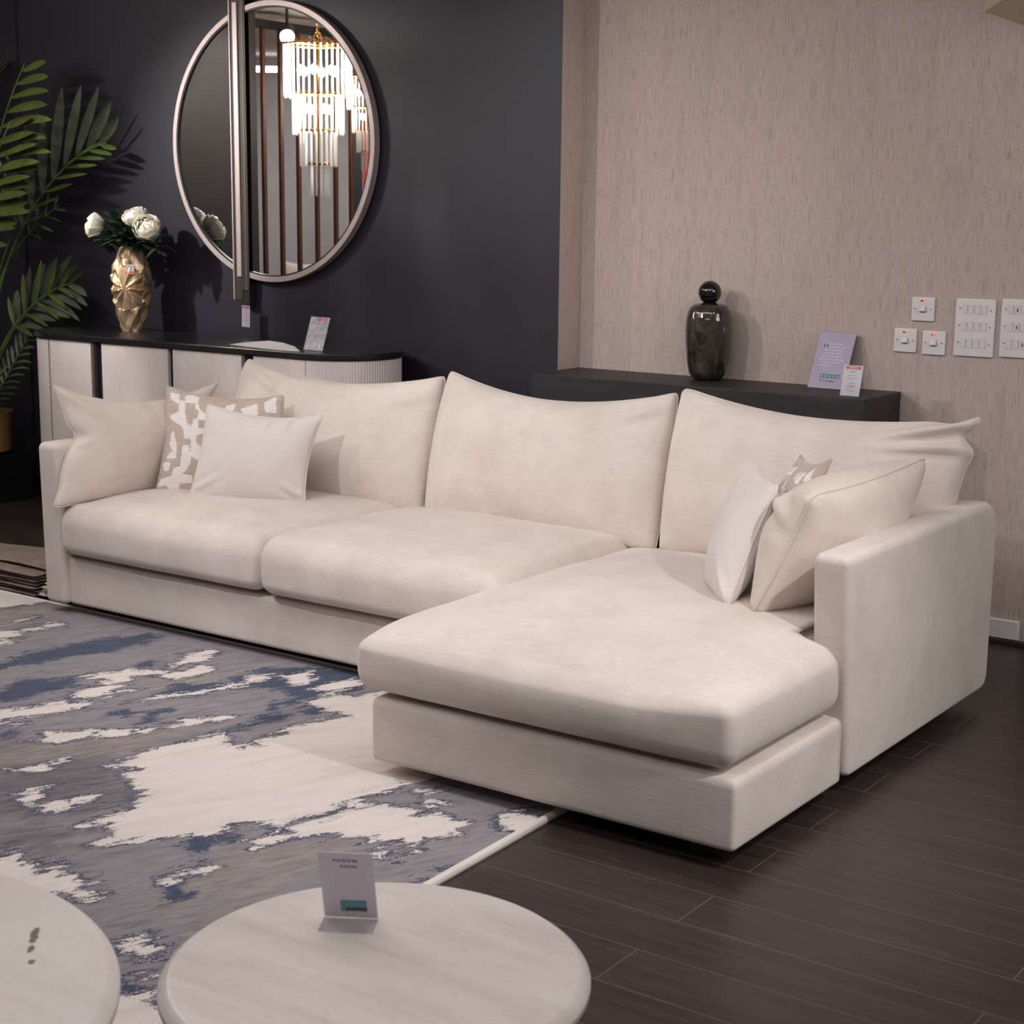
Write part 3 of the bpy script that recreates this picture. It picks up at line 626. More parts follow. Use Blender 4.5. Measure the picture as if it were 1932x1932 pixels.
def mk_motif():
    n = NT('cut_velvet_motif'); n.set(Roughness=.9); n.b.inputs['Specular IOR Level'].default_value = .15
    n.b.inputs['Sheen Weight'].default_value = .3
    a = n.add('ShaderNodeAttribute', attribute_name='motif'); v = n.coords((20, 20, 90)); st = n.noise(v, 1.6, 3)
    m = n.ramp(n.math('MULTIPLY_ADD', n.math('ADD', a.outputs['Fac'], n.math('MULTIPLY', n.math('SUBTRACT', st, .5), .012)), 70., 1.35), [(.2, (0, 0, 0, 1)), (.8, (1, 1, 1, 1))])
    pile_c = n.ramp(st, [(.35, L(184, 166, 154)), (.65, L(198, 181, 169))]); flat_c = n.ramp(st, [(.35, L(228, 219, 215)), (.65, L(238, 230, 227))])
    n.color(n.mix(m, pile_c, flat_c)); n.bump(n.math('SUBTRACT', 0., m), .5, .004); return n.m
M['motif'] = mk_motif()
# left end of the sofa
scat('large cream chenille cushion leaning on the left arm of the sofa', M['white_chenille'],
     (-4.705, 3.765, .432), (-4.655, 4.42, .445), (-4.62, 4.53, .838), (-4.81, 3.87, .868), .155, (.0, .05, .075, .06), 40, .010, 11,
     folds=((.03, .95, -.75, .5, .014, .05), (.0, .5, .1, .22, .016, .03), (.45, 1., -1.2, .3, .010, .04)), push=((0, .55, .035, 0, .09), (0, .30, -.012, 0, .12)))
scat('patterned beige and white cushion tucked behind the plain white one at the sofa\'s left end', M['motif'],
     (-4.60, 4.165, .447), (-4.13, 4.43, .452), (-4.27, 4.525, .812), (-4.645, 4.275, .842), .13, (0, .02, .035, .015), 60, .006, 12, uvm=MOT)
scat('plain white velvet cushion standing in front of the patterned cushion at the sofa\'s left end', M['white_cotton'],
     (-4.385, 4.13, .450), (-3.985, 4.325, .455), (-3.985, 4.43, .765), (-4.39, 4.24, .795), .14, (-.004, .02, .030, .012), 44, .006, 13,
     folds=((.62, 1., -1.9, .34, .014, .025), (.76, 1., -1.7, .28, .012, .022), (.97, .06, 2.4, .3, .014, .03), (.03, .1, .6, .4, .010, .03)))
# right end
scat('large cream cushion slumped over the right arm of the sofa', M['white_chenille'],
     (-1.89, 4.55, .445), (-1.925, 3.84, .440), (-1.775, 3.875, .788), (-1.715, 4.53, .820), .30, (0, .02, .018, .04), 44, .012, 14, front=.6, pw=.42, corner=.15,
     folds=((.98, .72, 3.4, .4, .03, .05), (.85, 0., 1.9, .5, .018, .04), (.7, 0., 1.7, .5, .012, .04)), bend=.0)
scat('patterned cushion half hidden behind the white one at the sofa\'s right end', M['motif'],
     (-2.20, 4.31, .455), (-2.02, 4.13, .452), (-1.895, 4.265, .828), (-2.08, 4.45, .80), .11, (0, .02, .03, .02), 60, .006, 15, uvm=[[(.15+.8*u, .1+.85*v) for u, v in p] for p in MOT],
     folds=((.98, .98, 3.9, .6, .010, .05), (.8, .98, -2.1, .5, .008, .05)))
scat('plain white velvet cushion standing upright on the chaise near the right arm', M['white_cotton'],
     (-2.206, 4.10, .455), (-2.00, 3.855, .450), (-1.948, 4.03, .775), (-2.16, 4.33, .785), .16, (0, .02, .02, .02), 40, .006, 16, corner=.12,
     folds=((.98, .04, 2.4, .4, .016, .04), (.1, .95, -.9, .4, .012, .04)))

# ================================================================= THROWS ON THE FLOOR (left of the sofa)
def sheet(x0, x1, y0, y1, z, th, seed, amp=.004, fold=True):
    n, m = 26, 18; V, F = [], []
    for s in (0, 1):
        for j in range(m+1):
            for i in range(n+1):
                u, v = i/n, j/m; x = x0+(x1-x0)*u; y = y0+(y1-y0)*v
                y += noise.noise(Vector((u*4+seed, 3.1*seed, 0)))*.012*(1-v); x += noise.noise(Vector((v*4, seed*1.7, 4)))*.02
                zz = z+(th if s else 0)+noise.noise(Vector((u*3.5+seed*5, v*2.5, seed)))*amp
                e = min(v, 1-v, u, 1-u)
                if e < .04: zz += (-1 if s else 1)*th*.42*(1-e/.04)
                V.append((x, y, zz))
    q = (n+1)*(m+1)
    for j in range(m):
        for i in range(n):
            a = [j*(n+1)+i, j*(n+1)+i+1, (j+1)*(n+1)+i+1, (j+1)*(n+1)+i]; F.append(tuple(a[::-1])); F.append(tuple(x+q for x in a))
    edge = [i for i in range(n+1)]+[j*(n+1)+n for j in range(1, m+1)]+[m*(n+1)+i for i in range(n-1, -1, -1)]+[j*(n+1) for j in range(m-1, 0, -1)]
    for a, c in zip(edge, edge[1:]+edge[:1]): F.append((a, c, c+q, a+q))
    b = B(); b.add(V, F); return b
ordn = ['lowest', 'second lowest', 'third lowest', 'middle', 'third from top', 'second from top', 'topmost']
for k in range(7):
    b = sheet(-5.95, -5.085-.004*(k % 3), 3.965+.010*(k % 2), 4.24, .004+.0135*k, .0085, k+1, .0022 if k < 6 else .006)
    o = b.build('folded_throw', M['throw'], None, 180)
    tag(o, 'grey-beige folded throw, %s in the floor stack left of the sofa' % ordn[k], 'throw', 'folded throws in the floor stack')
for k in range(4):
    b = sheet(-5.075+.01*k, -4.90, 3.972+.012*(k % 2), 4.20, .010+.016*k, .011, k+20, .004)
    o = b.build('folded_hide', M['throw_pale'], None, 180)
    tag(o, 'pale folded hide, %s of four between the throws and the sofa arm' % ['lowest', 'second from bottom', 'second from top', 'topmost'][k], 'throw', 'pale hides beside the throws')
b = sheet(-5.9, -4.93, 4.03, 4.26, .100, .007, 41, .012); V = [(x, y, z+.032*math.exp(-((x+5.22)/.15)**2)*math.exp(-((y-4.2)/.12)**2)) for x, y, z in b.v]; b.v = V
tag(b.build('draped_throw', M['throw'], None, 180), 'grey throw lying loosely across the top of the floor stack', 'throw')

# ================================================================= SIDEBOARD
SY0, SY1, ZT = 4.94, 5.44, .93
sb = thing('sideboard', 'black and off-white fluted sideboard with rounded ends below the round mirror', 'sideboard', (-5.33, 5.19, 0))
LCX, RCX, R_ = -6.165, -4.545, .25; CY = 5.19
def stadium(r, n=28):
    p = [(LCX, CY-r), (RCX, CY-r)]
    p += [(RCX+r*math.cos(a), CY+r*math.sin(a)) for a in np.linspace(-PI/2, PI/2, n)[1:]]
    p += [(LCX+r*math.cos(a), CY+r*math.sin(a)) for a in np.linspace(PI/2, 3*PI/2, n)[0:-1]]
    return p
b = B(); b.prism(stadium(R_+.004), ZT-.026, ZT); b.build('top', M['sb_top'], sb, 50, bevel=.004, seg=3)
b = B(); b.prism(stadium(R_-.03), .06, ZT-.026); b.build('carcass', M['sb_black'], sb, 50)
b = B(); b.prism(stadium(R_-.06), 0, .06); b.build('plinth', M['sb_black'], sb, 50)
def flute_strip(path, z0, z1, amp=.0022, thick=.018):
    """path: list of (x,y,nx,ny,s); corrugated outer skin with a thickness"""
    o = [(x+nx*amp*(.5+.5*math.cos(2*PI*s/.0125)), y+ny*amp*(.5+.5*math.cos(2*PI*s/.0125))) for x, y, nx, ny, s in path]
    i = [(x-nx*thick, y-ny*thick) for x, y, nx, ny, s in path]
    b = B(); n = len(o); v = [(x, y, z) for z in (z0, z1) for x, y in o]+[(x, y, z) for z in (z0, z1) for x, y in i]; f = []
    for k in range(n-1):
        f += [(k, k+1, n+k+1, n+k), (2*n+k+1, 2*n+k, 3*n+k, 3*n+k+1), (n+k, n+k+1, 3*n+k+1, 3*n+k), (k+1, k, 2*n+k, 2*n+k+1)]
    f += [(0, n, 3*n, 2*n), (n-1, 3*n-1, 4*n-1, 2*n-1)]
    b.add(v, f); return b
rr = R_-.010
def straight(x0, x1):
    n = int((x1-x0)/.0021); return [(x0+(x1-x0)*k/n, CY-rr, 0, -1, (x1-x0)*k/n) for k in range(n+1)]
def arc(cx, a0, a1):
    n = int(abs(a1-a0)*rr/.0021); return [(cx+rr*math.cos(a), CY+rr*math.sin(a), math.cos(a), math.sin(a), abs(a-a0)*rr) for a in np.linspace(a0, a1, n+1)]
for (x0, x1) in ((-6.158, -5.873), (-5.797, -5.366), (-5.331, -4.914), (-4.842, -4.549)):
    o = flute_strip(straight(x0, x1), .075, ZT-.031).build('door', M['sb_white'], sb, 60)
for (x0, x1) in ((-5.873, -5.797), (-4.914, -4.842)):
    b = B(); b.box(x0+.012, x0+.020, CY-rr-.001, CY-rr+.02, .075, ZT-.031); b.build('door_pull', M['bronze'], sb)
for cx, a0, a1 in ((LCX, -PI/2-.02, -3*PI/2), (RCX, -PI/2+.004, PI/2)):
    flute_strip(arc(cx, a0, a1) if cx == RCX else arc(cx, a0, a1)[::-1], .075, ZT-.031).build('end_panel', M['sb_white'], sb, 60)

# ================================================================= MIRROR
MC = (-5.208, 1.800); RO, RI = .6185, .594
mir = thing('wall_mirror', 'large round mirror with champagne frame and a vertical bar on the navy wall', 'mirror', (MC[0], WD, 1.09))
def ring(r0, r1, y0, y1, n=160):
    b = B(); v, f = [], []
    for i in range(n):
        a = 2*PI*i/n; c, s = math.cos(a), math.sin(a)
        v += [(MC[0]+r*c, y, MC[1]+r*s) for r, y in ((r1, y0), (r1, y1), (r0, y1), (r0, y0))]
    for i in range(n):
        j = (i+1) % n
        for k in range(4): f.append((4*i+k, 4*i+(k+1) % 4, 4*j+(k+1) % 4, 4*j+k))
    b.add(v, f); return b
ring(RI, RO, 5.445, 5.482).build('frame', M['champagne'], mir, 40, bevel=.0015)
tag(ring(RI-.007, RI, 5.4475, 5.4575).build('inner_gasket', M['black_box'], mir, 40), 'thin black inner edge')
b = B(); v = [(MC[0]+(RI-.002)*math.cos(2*PI*i/128), 5.456, MC[1]+(RI-.002)*math.sin(2*PI*i/128)) for i in range(128)]
v2 = [(x, 5.470, z) for x, y, z in v]; b.add(v+v2, [tuple(range(128)), tuple(range(255, 127, -1))]+[(i, 128+i, 128+(i+1) % 128, (i+1) % 128) for i in range(128)])
b.build('mirror_glass', M['mirror'], mir, 30)
for (x0, x1, y0, z0, z1, mat) in ((-5.440, -5.431, 5.4365, 1.094, 2.66, 'champagne'), (-5.413, -5.384, 5.4345, 1.20, 2.42, 'champagne'), (-5.362, -5.353, 5.4395, 1.138, 2.66, 'bronze')):
    b = B(); b.box(x0, x1, y0, 5.4442, z0, z1); b.build('bar', M[mat], mir, bevel=.002)
for (x0, x1, z0) in ((-5.438, -5.384, 1.096), (-5.384, -5.342, 1.138)):
    b = B(); b.box(x0, x1, 5.4415, 5.4448, z0, 2.66); b.build('bar_backing', M['bronze_dark'], mir, bevel=.001)
b = B(); b.box(-5.400, -5.345, 5.445, 5.486, 1.065, 1.17); b.build('wall_bracket', M['black_box'], mir, bevel=.002)

# ================================================================= CARDS AND SIGNS
def card_mesh(w, h, base, marks, y=0.):
    """card of width w, height h standing in its own axes (front = -y); marks = list of (mat index, kind, ...)"""
    b = B(); b.box(-w/2, w/2, y, y+.0012, 0, h, 0)
    yy = y-.0004
    for mk in marks:
        mi, kind = mk[0], mk[1]
        if kind == 'r':
            x0, x1, z0, z1 = mk[2:6]; b.add([(x0, yy-.0002*(mi > 5), z0), (x1, yy-.0002*(mi > 5), z0), (x1, yy-.0002*(mi > 5), z1), (x0, yy-.0002*(mi > 5), z1)], [(0, 1, 2, 3)], mi)
        elif kind == 't':
            txt, size, cx, cz = mk[2:6]; v, f = text_geo(txt, size)
            b.add([(cx+p[0], yy-.0003, cz+p[1]) for p in v], f, mi)
        elif kind == 's':
            cx, cz, r = mk[2:5]
            v = [(cx+(r if k % 2 == 0 else r*.42)*math.sin(PI*k/5), yy-.0004, cz+(r if k % 2 == 0 else r*.42)*math.cos(PI*k/5)) for k in range(10)]
            b.add(v+[(cx, yy-.0004, cz)], [(10, (k+1) % 10, k) for k in range(10)], mi)
    return b
def words(mi, cx, z, w, h, seed):              # a line of illegible small print: word-length dashes
    rd = random.Random(seed); out = []; x = cx-w/2
    while x < cx+w/2-.002:
        l = min(rd.uniform(.006, .014)*w/.06, cx+w/2-x); out.append((mi, 'r', x, x+l, z, z+h)); x += l+.0028*w/.06
    return out
def l_stand(name, label, loc, rotz, lean, w, h, marks, mats, foot=.035, group=None, film=False, back=False):
    t = thing(name, label, 'sign', loc, group, (0, 0, rotz), local=True)
    cmesh = card_mesh(w*.985, h*.985, 0, marks)
    ca, sa = math.cos(lean), math.sin(lean)
    def tilt(p, dy=0): x, y, z = p; return (x, (y+dy)*ca+z*sa, z*ca-(y+dy)*sa+.0022)
    sgn = -1 if back else 1
    cm = B(); cm.v = [tilt(p) for p in cmesh.v]; cm.f = cmesh.f; cm.mi = cmesh.mi
    tag(cm.build('card', mats, t, 0), 'printed card')
    hb = B()
    for dy in (-.0028, .0020):
        q = B(); q.box(-w/2, w/2, dy, dy+.0010, 0, h); hb.add([tilt(p) for p in q.v], q.f)
    hb.box(-w/2, w/2, min(0, sgn*foot), max(0, sgn*foot), 0, .0018)
    tag(hb.build('holder', M['film'] if film else M['acrylic'], t, 0), 'clear plastic stand'); return t
PRICE_MATS = [M['card'], M['ink_red'], M['ink_grey'], M['ink_pink'], M['card'], M['ink_dark'], M['card']]
def price_marks(w, h, price, seed):
    m = [(1, 'r', -w*.40, w*.40, h*.865, h*.955)]
    m += [(6, 'r', a[2], a[3], a[4], a[5]) for a in words(6, 0, h*.895, w*.42, h*.03, seed)]
    m += words(5, 0, h*.77, w*.30, h*.022, seed+1)+words(2, 0, h*.655, w*.42, h*.022, seed+2)+words(2, 0, h*.575, w*.80, h*.014, seed+3)+words(2, 0, h*.525, w*.34, h*.014, seed+4)+words(2, 0, h*.395, w*.34, h*.02, seed+5)
    m += [(3, 't', price, h*.105, 0, h*.275)] + words(2, 0, h*.17, w*.36, h*.016, seed+6)
    return m
ZS = .878
l_stand('price_sign', 'small white price sign with a red band at the right end of the oak shelf', (-2.330, 5.360, ZS), -.032, .26, .0735, .1113, price_marks(.0735, .1113, '£1695', 5), PRICE_MATS, .05)
W_, H_ = .150, .222
pm = [(2, 't', '\u201c', .060, -.037, .132)]
for k, (z, w) in enumerate(((.170, .062), (.158, .096), (.146, .078), (.134, .074), (.122, .088), (.110, .104), (.098, .078), (.086, .05))):
    pm += words(1, (-.004 if k < 7 else -.03), z, w, .005, 60+k)
for k in range(5):
    x = -.034+k*.0165; pm += [(3, 'r', x, x+.0155, .040, .0555), (4, 's', x+.00775, .0475, .0058)]
pm += [(5, 't', '\u2605 Trustpilot', .0118, -.001, .026)]
l_stand('review_sign', 'lilac customer review sign with five green star boxes at the right of the oak shelf', (-2.505, 5.540, ZS), -.08, .40, W_, H_, pm,
        [M['lilac'], M['ink_lilac'], M['ink_dark'], M['ink_green'], M['card'], M['ink_dark']], .06)
l_stand('price_sign', 'film-wrapped price sign standing on the right end of the black sideboard top', (-4.588, 5.040, ZT), -.113, .32, .118, .144,
        [(1, 'r', -.012, .045, .124, .139)]+words(2, .014, .112, .03, .004, 81)+words(2, .01, .095, .045, .003, 82)+words(2, .01, .088, .05, .003, 83)+words(2, .01, .06, .04, .003, 84),
        PRICE_MATS, .05, film=True)
# the card on the low table faces away: its back is seen
l_stand('card_stand', 'white card in a clear stand facing away on the small round stone table', (-1.6715, 1.9146, .3505), .529, -.381, .0908, .1478,
        words(1, .000, .126, .042, .006, 91)+words(1, .004, .113, .028, .006, 92)+[(2, 'r', -.016, .028, .014, .040)]+[(3, 'r', -.008, .028, .016, .024), (3, 'r', .016, .027, .035, .038)],
        [M['card'], M['ink_grey'], M['ink_teal'], M['ink_navy'], M['card'], M['card']], .055, back=True)
# hanging tags
t = thing('price_tag', 'white price tag with red band hanging below the mirror\'s bar', 'tag', (-5.352, 5.424, .972), None, (0, .03, 0), local=True)
cm = card_mesh(.050, .098, 0, price_marks(.050, .098, '£395', 31)); cm.build('card', PRICE_MATS, t, 0)
b = B(); b.box(-.026, .026, -.0015, -.0008, -.002, .110); tag(b.build('sleeve', M['acrylic'], t, 0), 'clear plastic sleeve')
b = B(); b.tube([(0, 0, .106), (.002, .004, .125), (-.008, .006, .140)], .0009, 6); b.build('string', M['string'], t)

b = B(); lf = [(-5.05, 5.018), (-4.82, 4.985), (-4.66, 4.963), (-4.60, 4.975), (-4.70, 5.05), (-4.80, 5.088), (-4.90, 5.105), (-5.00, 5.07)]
b.prism(lf, ZT+.0003, ZT+.0015); b.v = [(x, y, z+max(0, (y-(4.975-.075*(x+4.66)*.75))/.10)**1.5*.016) for x, y, z in b.v]; tag(b.build('loose_sheet', M['skirting'], None, 0), 'thin glossy white sheet lying at the front edge of the sideboard top', 'paper')  # sheet added in place of a highlight, back edge raised to look brighter
# ================================================================= GOLD VASE WITH FLOWERS
VX, VY = -5.968, 5.29
vase = thing('vase', 'gold faceted vase holding white roses at the left of the sideboard', 'vase', (VX, VY, ZT))
prof = [(.050, 0), (.055, .02), (.064, .06), (.076, .11), (.084, .155), (.089, .20), (.090, .235), (.087, .275), (.078, .315), (.064, .355), (.052, .385), (.045, .398)]
zs = np.linspace(0, .398, 84); rs = np.interp(zs, [z for r, z in prof], [r for r, z in prof])
def facet(r, a, z):
    zz = z-ZT; best = None
    for k in range(3):
        for c_z in (.205,):
            da = (a-(-1.10+2*PI*k/3)+PI) % (2*PI)-PI; du, dv = da*.086, zz-c_z; d = math.hypot(du, dv)
            if best is None or d < best[0]: best = (d, math.atan2(dv, du), k)
    d, ph, k = best; w = (ph*9/PI+.3) % 2.0; tri = abs(w-1)
    fade = min(1, zz/.03)*min(1, (.400-zz)/.08)
    if d > .105: tri = .5*(abs(((a*6/PI+zz*13) % 2.0)-1)+abs(((a*6/PI-zz*13) % 2.0)-1))
    return r+(tri-.5)*0.017*min(1, d/.05)*fade*(1.25 if d > .105 else 1)
b = B(); pr = [(r, ZT+z) for r, z in zip(rs, zs)]
b.lathe(pr, (VX, VY), 150, fn=facet, cap1=False)
inn = [(max(.02, r-.008), ZT+z) for r, z in zip(rs, zs)][::-6]; inn = [(rs[-1]-.006, ZT+.398)]+inn[1:-1]+[(.035, ZT+.012)]
b.lathe(inn, (VX, VY), 40, cap0=False, cap1=True); b.build('vase_body', M['gold'], vase, 14)
t = thing('price_tag', 'small white tag with an orange strip tied to the gold vase\'s neck', 'tag', (VX+.066, VY-.066, ZT+.272), None, (-.2, 0, .78), local=True)
cm = card_mesh(.040, .046, 0, [(1, 'r', -.020, .020, .002, .013)]+words(2, .0, .034, .026, .0025, 71)+words(2, .0, .028, .022, .002, 72)+words(2, .0, .021, .02, .002, 73)); cm.build('card', [M['card'], M['orange'], M['ink_grey']], t, 0)
b = B(); b.tube([(0, 0, .045), (.001, .004, .07), (.001, .010, .105), (.0, .026, .128)], .0012, 6); b.build('string', M['string'], t)

def rose(label, c, ax, r, seed):
    rd = random.Random(seed); ax = Vector(ax).normalized(); t0 = ax.cross(Vector((.3, .9, .2))).normalized(); t1 = ax.cross(t0)
    c = Vector(c); neck = Vector((VX, VY, ZT+.385))
    base = c-ax*r*.75
    rt = thing('rose', label, 'flower', tuple(neck-Vector((0, 0, .18))), 'white roses in the gold vase')
    b = B()
    b.sphere(tuple(c), r*.55, 16, 10)
    for lay, (cnt, thm, hw) in enumerate(((4, 2.95, .9), (5, 2.75, .8), (6, 2.5, .75), (7, 2.2, .68), (8, 1.85, .62))):
        R = r*(.60+.10*lay)
        for k in range(cnt):
            a0 = 2*PI*(k+lay*.5+rd.uniform(-.12, .12))/cnt; Vp, Fp = [], []; nn, mm = 8, 6; tm = thm*rd.uniform(.94, 1.05)
            for jj in range(nn+1):
                q = jj/nn; th = .12+(tm-.12)*q
                for ii in range(mm+1):
                    e = ii/mm*2-1; wdt = hw*(.55+.6*math.sin(PI*min(1, .15+q*.75)))
                    ph = a0+e*wdt*(1-.25*q*q); thh = th-.16*e*e*q
                    rr_ = R*(1+.05*e*e+.10*max(0, q-.75)*4*(1 if lay > 1 else 0)+.03*math.sin(9*e+k+lay)*q)
                    Vp.append(c-ax*(rr_*.92*math.cos(thh))+(t0*math.cos(ph)+t1*math.sin(ph))*(rr_*math.sin(thh)))
            for jj in range(nn):
                for ii in range(mm): Fp.append((jj*(mm+1)+ii, jj*(mm+1)+ii+1, (jj+1)*(mm+1)+ii+1, (jj+1)*(mm+1)+ii))
            b.add(Vp, Fp)
    o = b.build('flower_head', M['petal'], rt, 180); md = o.modifiers.new('th', 'SOLIDIFY'); md.thickness = .0008
    b = B(); mid = (neck+base)/2+Vector((0, 0, .02)); b.tube([neck-Vector((0, 0, .18)), neck, mid, base+ax*r*.2], .0035, 7); b.build('stem', M['stem'], rt)
    b = B()
    for k in range(5):
        a = 2*PI*k/5+.3; out = t0*math.cos(a)+t1*math.sin(a); leaf_blade(b, base+ax*r*.1, base+out*r*.75-ax*r*.25, r*.22, .1)
    b.build('sepals', M['rose_leaf'], rt, 180)
def leaf_blade(b, p0, p1, w, droop=.15, n=6, mi=0, fold=.25, across=None):
    p0, p1 = Vector(p0), Vector(p1); d = p1-p0; l = d.length; dn = d.normalized(); side = dn.cross(Vector((0, 0, 1)))
    if across is not None: side = across-dn*across.dot(dn)
    if side.length < .05: side = dn.cross(Vector((0, 1, 0)))
    side.normalize(); up = side.cross(dn).normalized(); V, F = [], []
    for k in range(n+1):
        t = k/n; ww = w*max(.02, math.sin(PI*min(1, (t*.9+.07)))**.8)*(1 if k < n else .05)
        c = p0+d*t-Vector((0, 0, droop*l*t*t)); V += [c-side*ww+up*ww*fold, c, c+side*ww+up*ww*fold]
    for k in range(n): F += [(3*k, 3*k+1, 3*k+4, 3*k+3), (3*k+1, 3*k+2, 3*k+5, 3*k+4)]
    b.add(V, F, mi)
rose('white rose facing left, farthest left of the three in the gold vase', (-6.150, 5.23, 1.423), (-.75, -.6, .25), .056, 1)
rose('white rose facing up, highest of the three in the gold vase', (-5.905, 5.27, 1.470), (-.05, -.35, .94), .055, 2)
rose('fully open white rose lowest and farthest right in the gold vase', (-5.795, 5.24, 1.420), (.45, -.70, .55), .060, 3)
def sprig(label, tip, leaf, mat, cnt, ln, wd, seed):
    rd = random.Random(seed); neck = Vector((VX+rd.uniform(-.02, .02), VY+rd.uniform(-.02, .02), ZT+.385)); tip = Vector(tip)
    sp = thing('foliage_sprig', label, 'foliage', tuple(neck-Vector((0, 0, .15))), 'green sprigs in the gold vase')
    ctl = neck.lerp(tip, .5)+Vector((0, 0, .04)); path = [neck-Vector((0, 0, .15))]+[neck*(1-t)**2+ctl*2*t*(1-t)+tip*t*t for t in np.linspace(0, 1, 9)]
    b = B(); b.tube(path, .0022, 6, r1=.0012); b.build('stem', M['stem'], sp)
    b = B()
    for k in range(cnt):
        t = .22+.78*(k+.5)/cnt; i = 1+t*8; i0 = min(8, int(i)); p = path[i0].lerp(path[min(9, i0+1)], i-i0)
        a = rd.uniform(0, 2*PI); dv = (tip-neck).normalized()*.55+Vector((math.cos(a), math.sin(a)*.8, rd.uniform(-.5, .6)))
        leaf_blade(b, p, p+dv.normalized()*ln*rd.uniform(.7, 1.15), wd*rd.uniform(.8, 1.1), .12)
    b.build('leaves', mat, sp, 180)
for k, (tip, lb) in enumerate((((-6.13, 5.25, 1.345), 'left'), ((-6.055, 5.27, 1.455), 'upright, left of the middle'), ((-5.98, 5.22, 1.42), 'in the middle under the top rose'), ((-5.86, 5.22, 1.385), 'right of the middle, under the open rose'), ((-5.745, 5.28, 1.335), 'right'), ((-5.93, 5.19, 1.36), 'nearest, over the rim'))):
    sprig('dark green leafy sprig in the gold vase, %s' % lb, tip, 0, M['rose_leaf'], 17, .10, .024, 40+k)
sprig('grey-green eucalyptus sprig drooping over the left of the gold vase', (-6.075, 5.22, 1.335), 0, M['euca'], 7, .05, .017, 60)

# ================================================================= PALM
PX, PY, PB = -7.085, 5.2, .245
b = B(); b.box(PX-.2, PX+.185, PY-.2, PY+.2, 0, PB-.001); tag(b.build('plinth_box', M['black_box'], None, bevel=.004), 'black plinth box under the palm pot at the far left', 'plinth')
palm = thing('potted_palm', 'tall artificial palm in a tan pot at the far left beside the sideboard', 'plant', (PX, PY, PB))
b = B(); b.lathe([(.125, PB), (.175, PB+.02), (.182, PB+.20), (.188, PB+.22), (.172, PB+.22), (.165, PB+.19)], (PX, PY), 40); b.build('pot', M['terracotta'], palm, 40)
b = B(); b.lathe([(.168, PB+.17), (.168, PB+.192)], (PX, PY), 40); b.build('soil', M['soil'], palm)
def bez(p, t):
    q = [Vector(x) for x in p]
    while len(q) > 1: q = [a.lerp(c, t) for a, c in zip(q, q[1:])]
    return q[0]
def frond(ctrl, mat, cnt=18, ln=.36, wd=.016, start=.35, ldir=None, droop=.25, seed=0, sides=(1, -1), spread=.95, prof=None, tipcurl=0.):
    rd = random.Random(seed); n = 22; path = [bez(ctrl, k/n) for k in range(n+1)]
    b = B(); b.tube(path, .008, 7, r1=.003, mi=1)
    for k in range(cnt):
        t = start+(1-start)*(k+.5)/cnt; p = bez(ctrl, t); d = (bez(ctrl, min(1, t+.02))-bez(ctrl, t-.02)).normalized()
        nrm = ldir if ldir else Vector((0, -.4, 1)); side = d.cross(Vector(nrm)).normalized(); up = side.cross(d)
        for s in sides:
            k2 = (t-start)/(1-start); L_ = ln*(prof(k2) if prof else math.sin(PI*(.18+.74*k2))**.8)*rd.uniform(.88, 1.1)
            a = spread*(1-.45*k2); dv = d*math.cos(a)+side*s*math.sin(a)+up*.15
            leaf_blade(b, p, p+dv*L_, wd*rd.uniform(.85, 1.1), droop*rd.uniform(.8, 1.25), 8, 0, .3, d+Vector((0, .35, .1)))
    return b.build('frond', [mat, M['stem']], palm, 180)
root = (PX, PY, PB+.19)
# broad olive frond entering from the left edge
rt_ = (PX, PY, PB+.19)
frond([rt_, (-7.12, 5.26, 1.35), (-6.93, 5.24, 1.80), (-6.62, 5.24, 2.19)], M['palm'], 11, .56, .026, .42, (.0, -1, .12), .14, 3, (1,), 1.2)
frond([(PX-.03, PY-.04, PB+.19), (-7.1, 5.2, 1.1), (-7.0, 5.18, 1.50), (-6.68, 5.19, 1.92)], M['palm'], 9, .50, .024, .50, (.05, -1, .2), .12, 4, (1,), 1.15)
# grey-backed frond reaching along the wall
frond([(PX+.05, PY+.04, PB+.19), (-7.12, 5.30, 1.15), (-6.68, 5.37, 1.74), (-6.22, 5.385, 1.825)], M['palm_dark'], 8, .46, .025, .50, (.05, -1, .1), .03, 5, (-1,), .75)
frond([(PX+.06, PY+.03, PB+.19), (-7.11, 5.28, 1.14), (-6.67, 5.35, 1.73), (-6.20, 5.37, 1.815)], M['palm'], 8, .27, .017, .52, (.05, -1, .1), .10, 6, (1,), .6)
# low arching frond in front of the wall beside the vase
frond([(PX+.03, PY+.03, PB+.19), (-7.06, 5.34, .85), (-6.80, 5.37, 1.06), (-6.50, 5.38, 1.14)], M['palm_dark'], 7, .36, .020, .45, (0, -1, .15), .22, 7, (1, -1), .7)
frond([(PX+.03, PY+.02, PB+.19), (-7.05, 5.31, .84), (-6.79, 5.33, 1.05), (-6.51, 5.35, 1.13)], M['palm'], 5, .24, .013, .45, (0, -1, .15), .12, 17, (1, -1), 1.0)
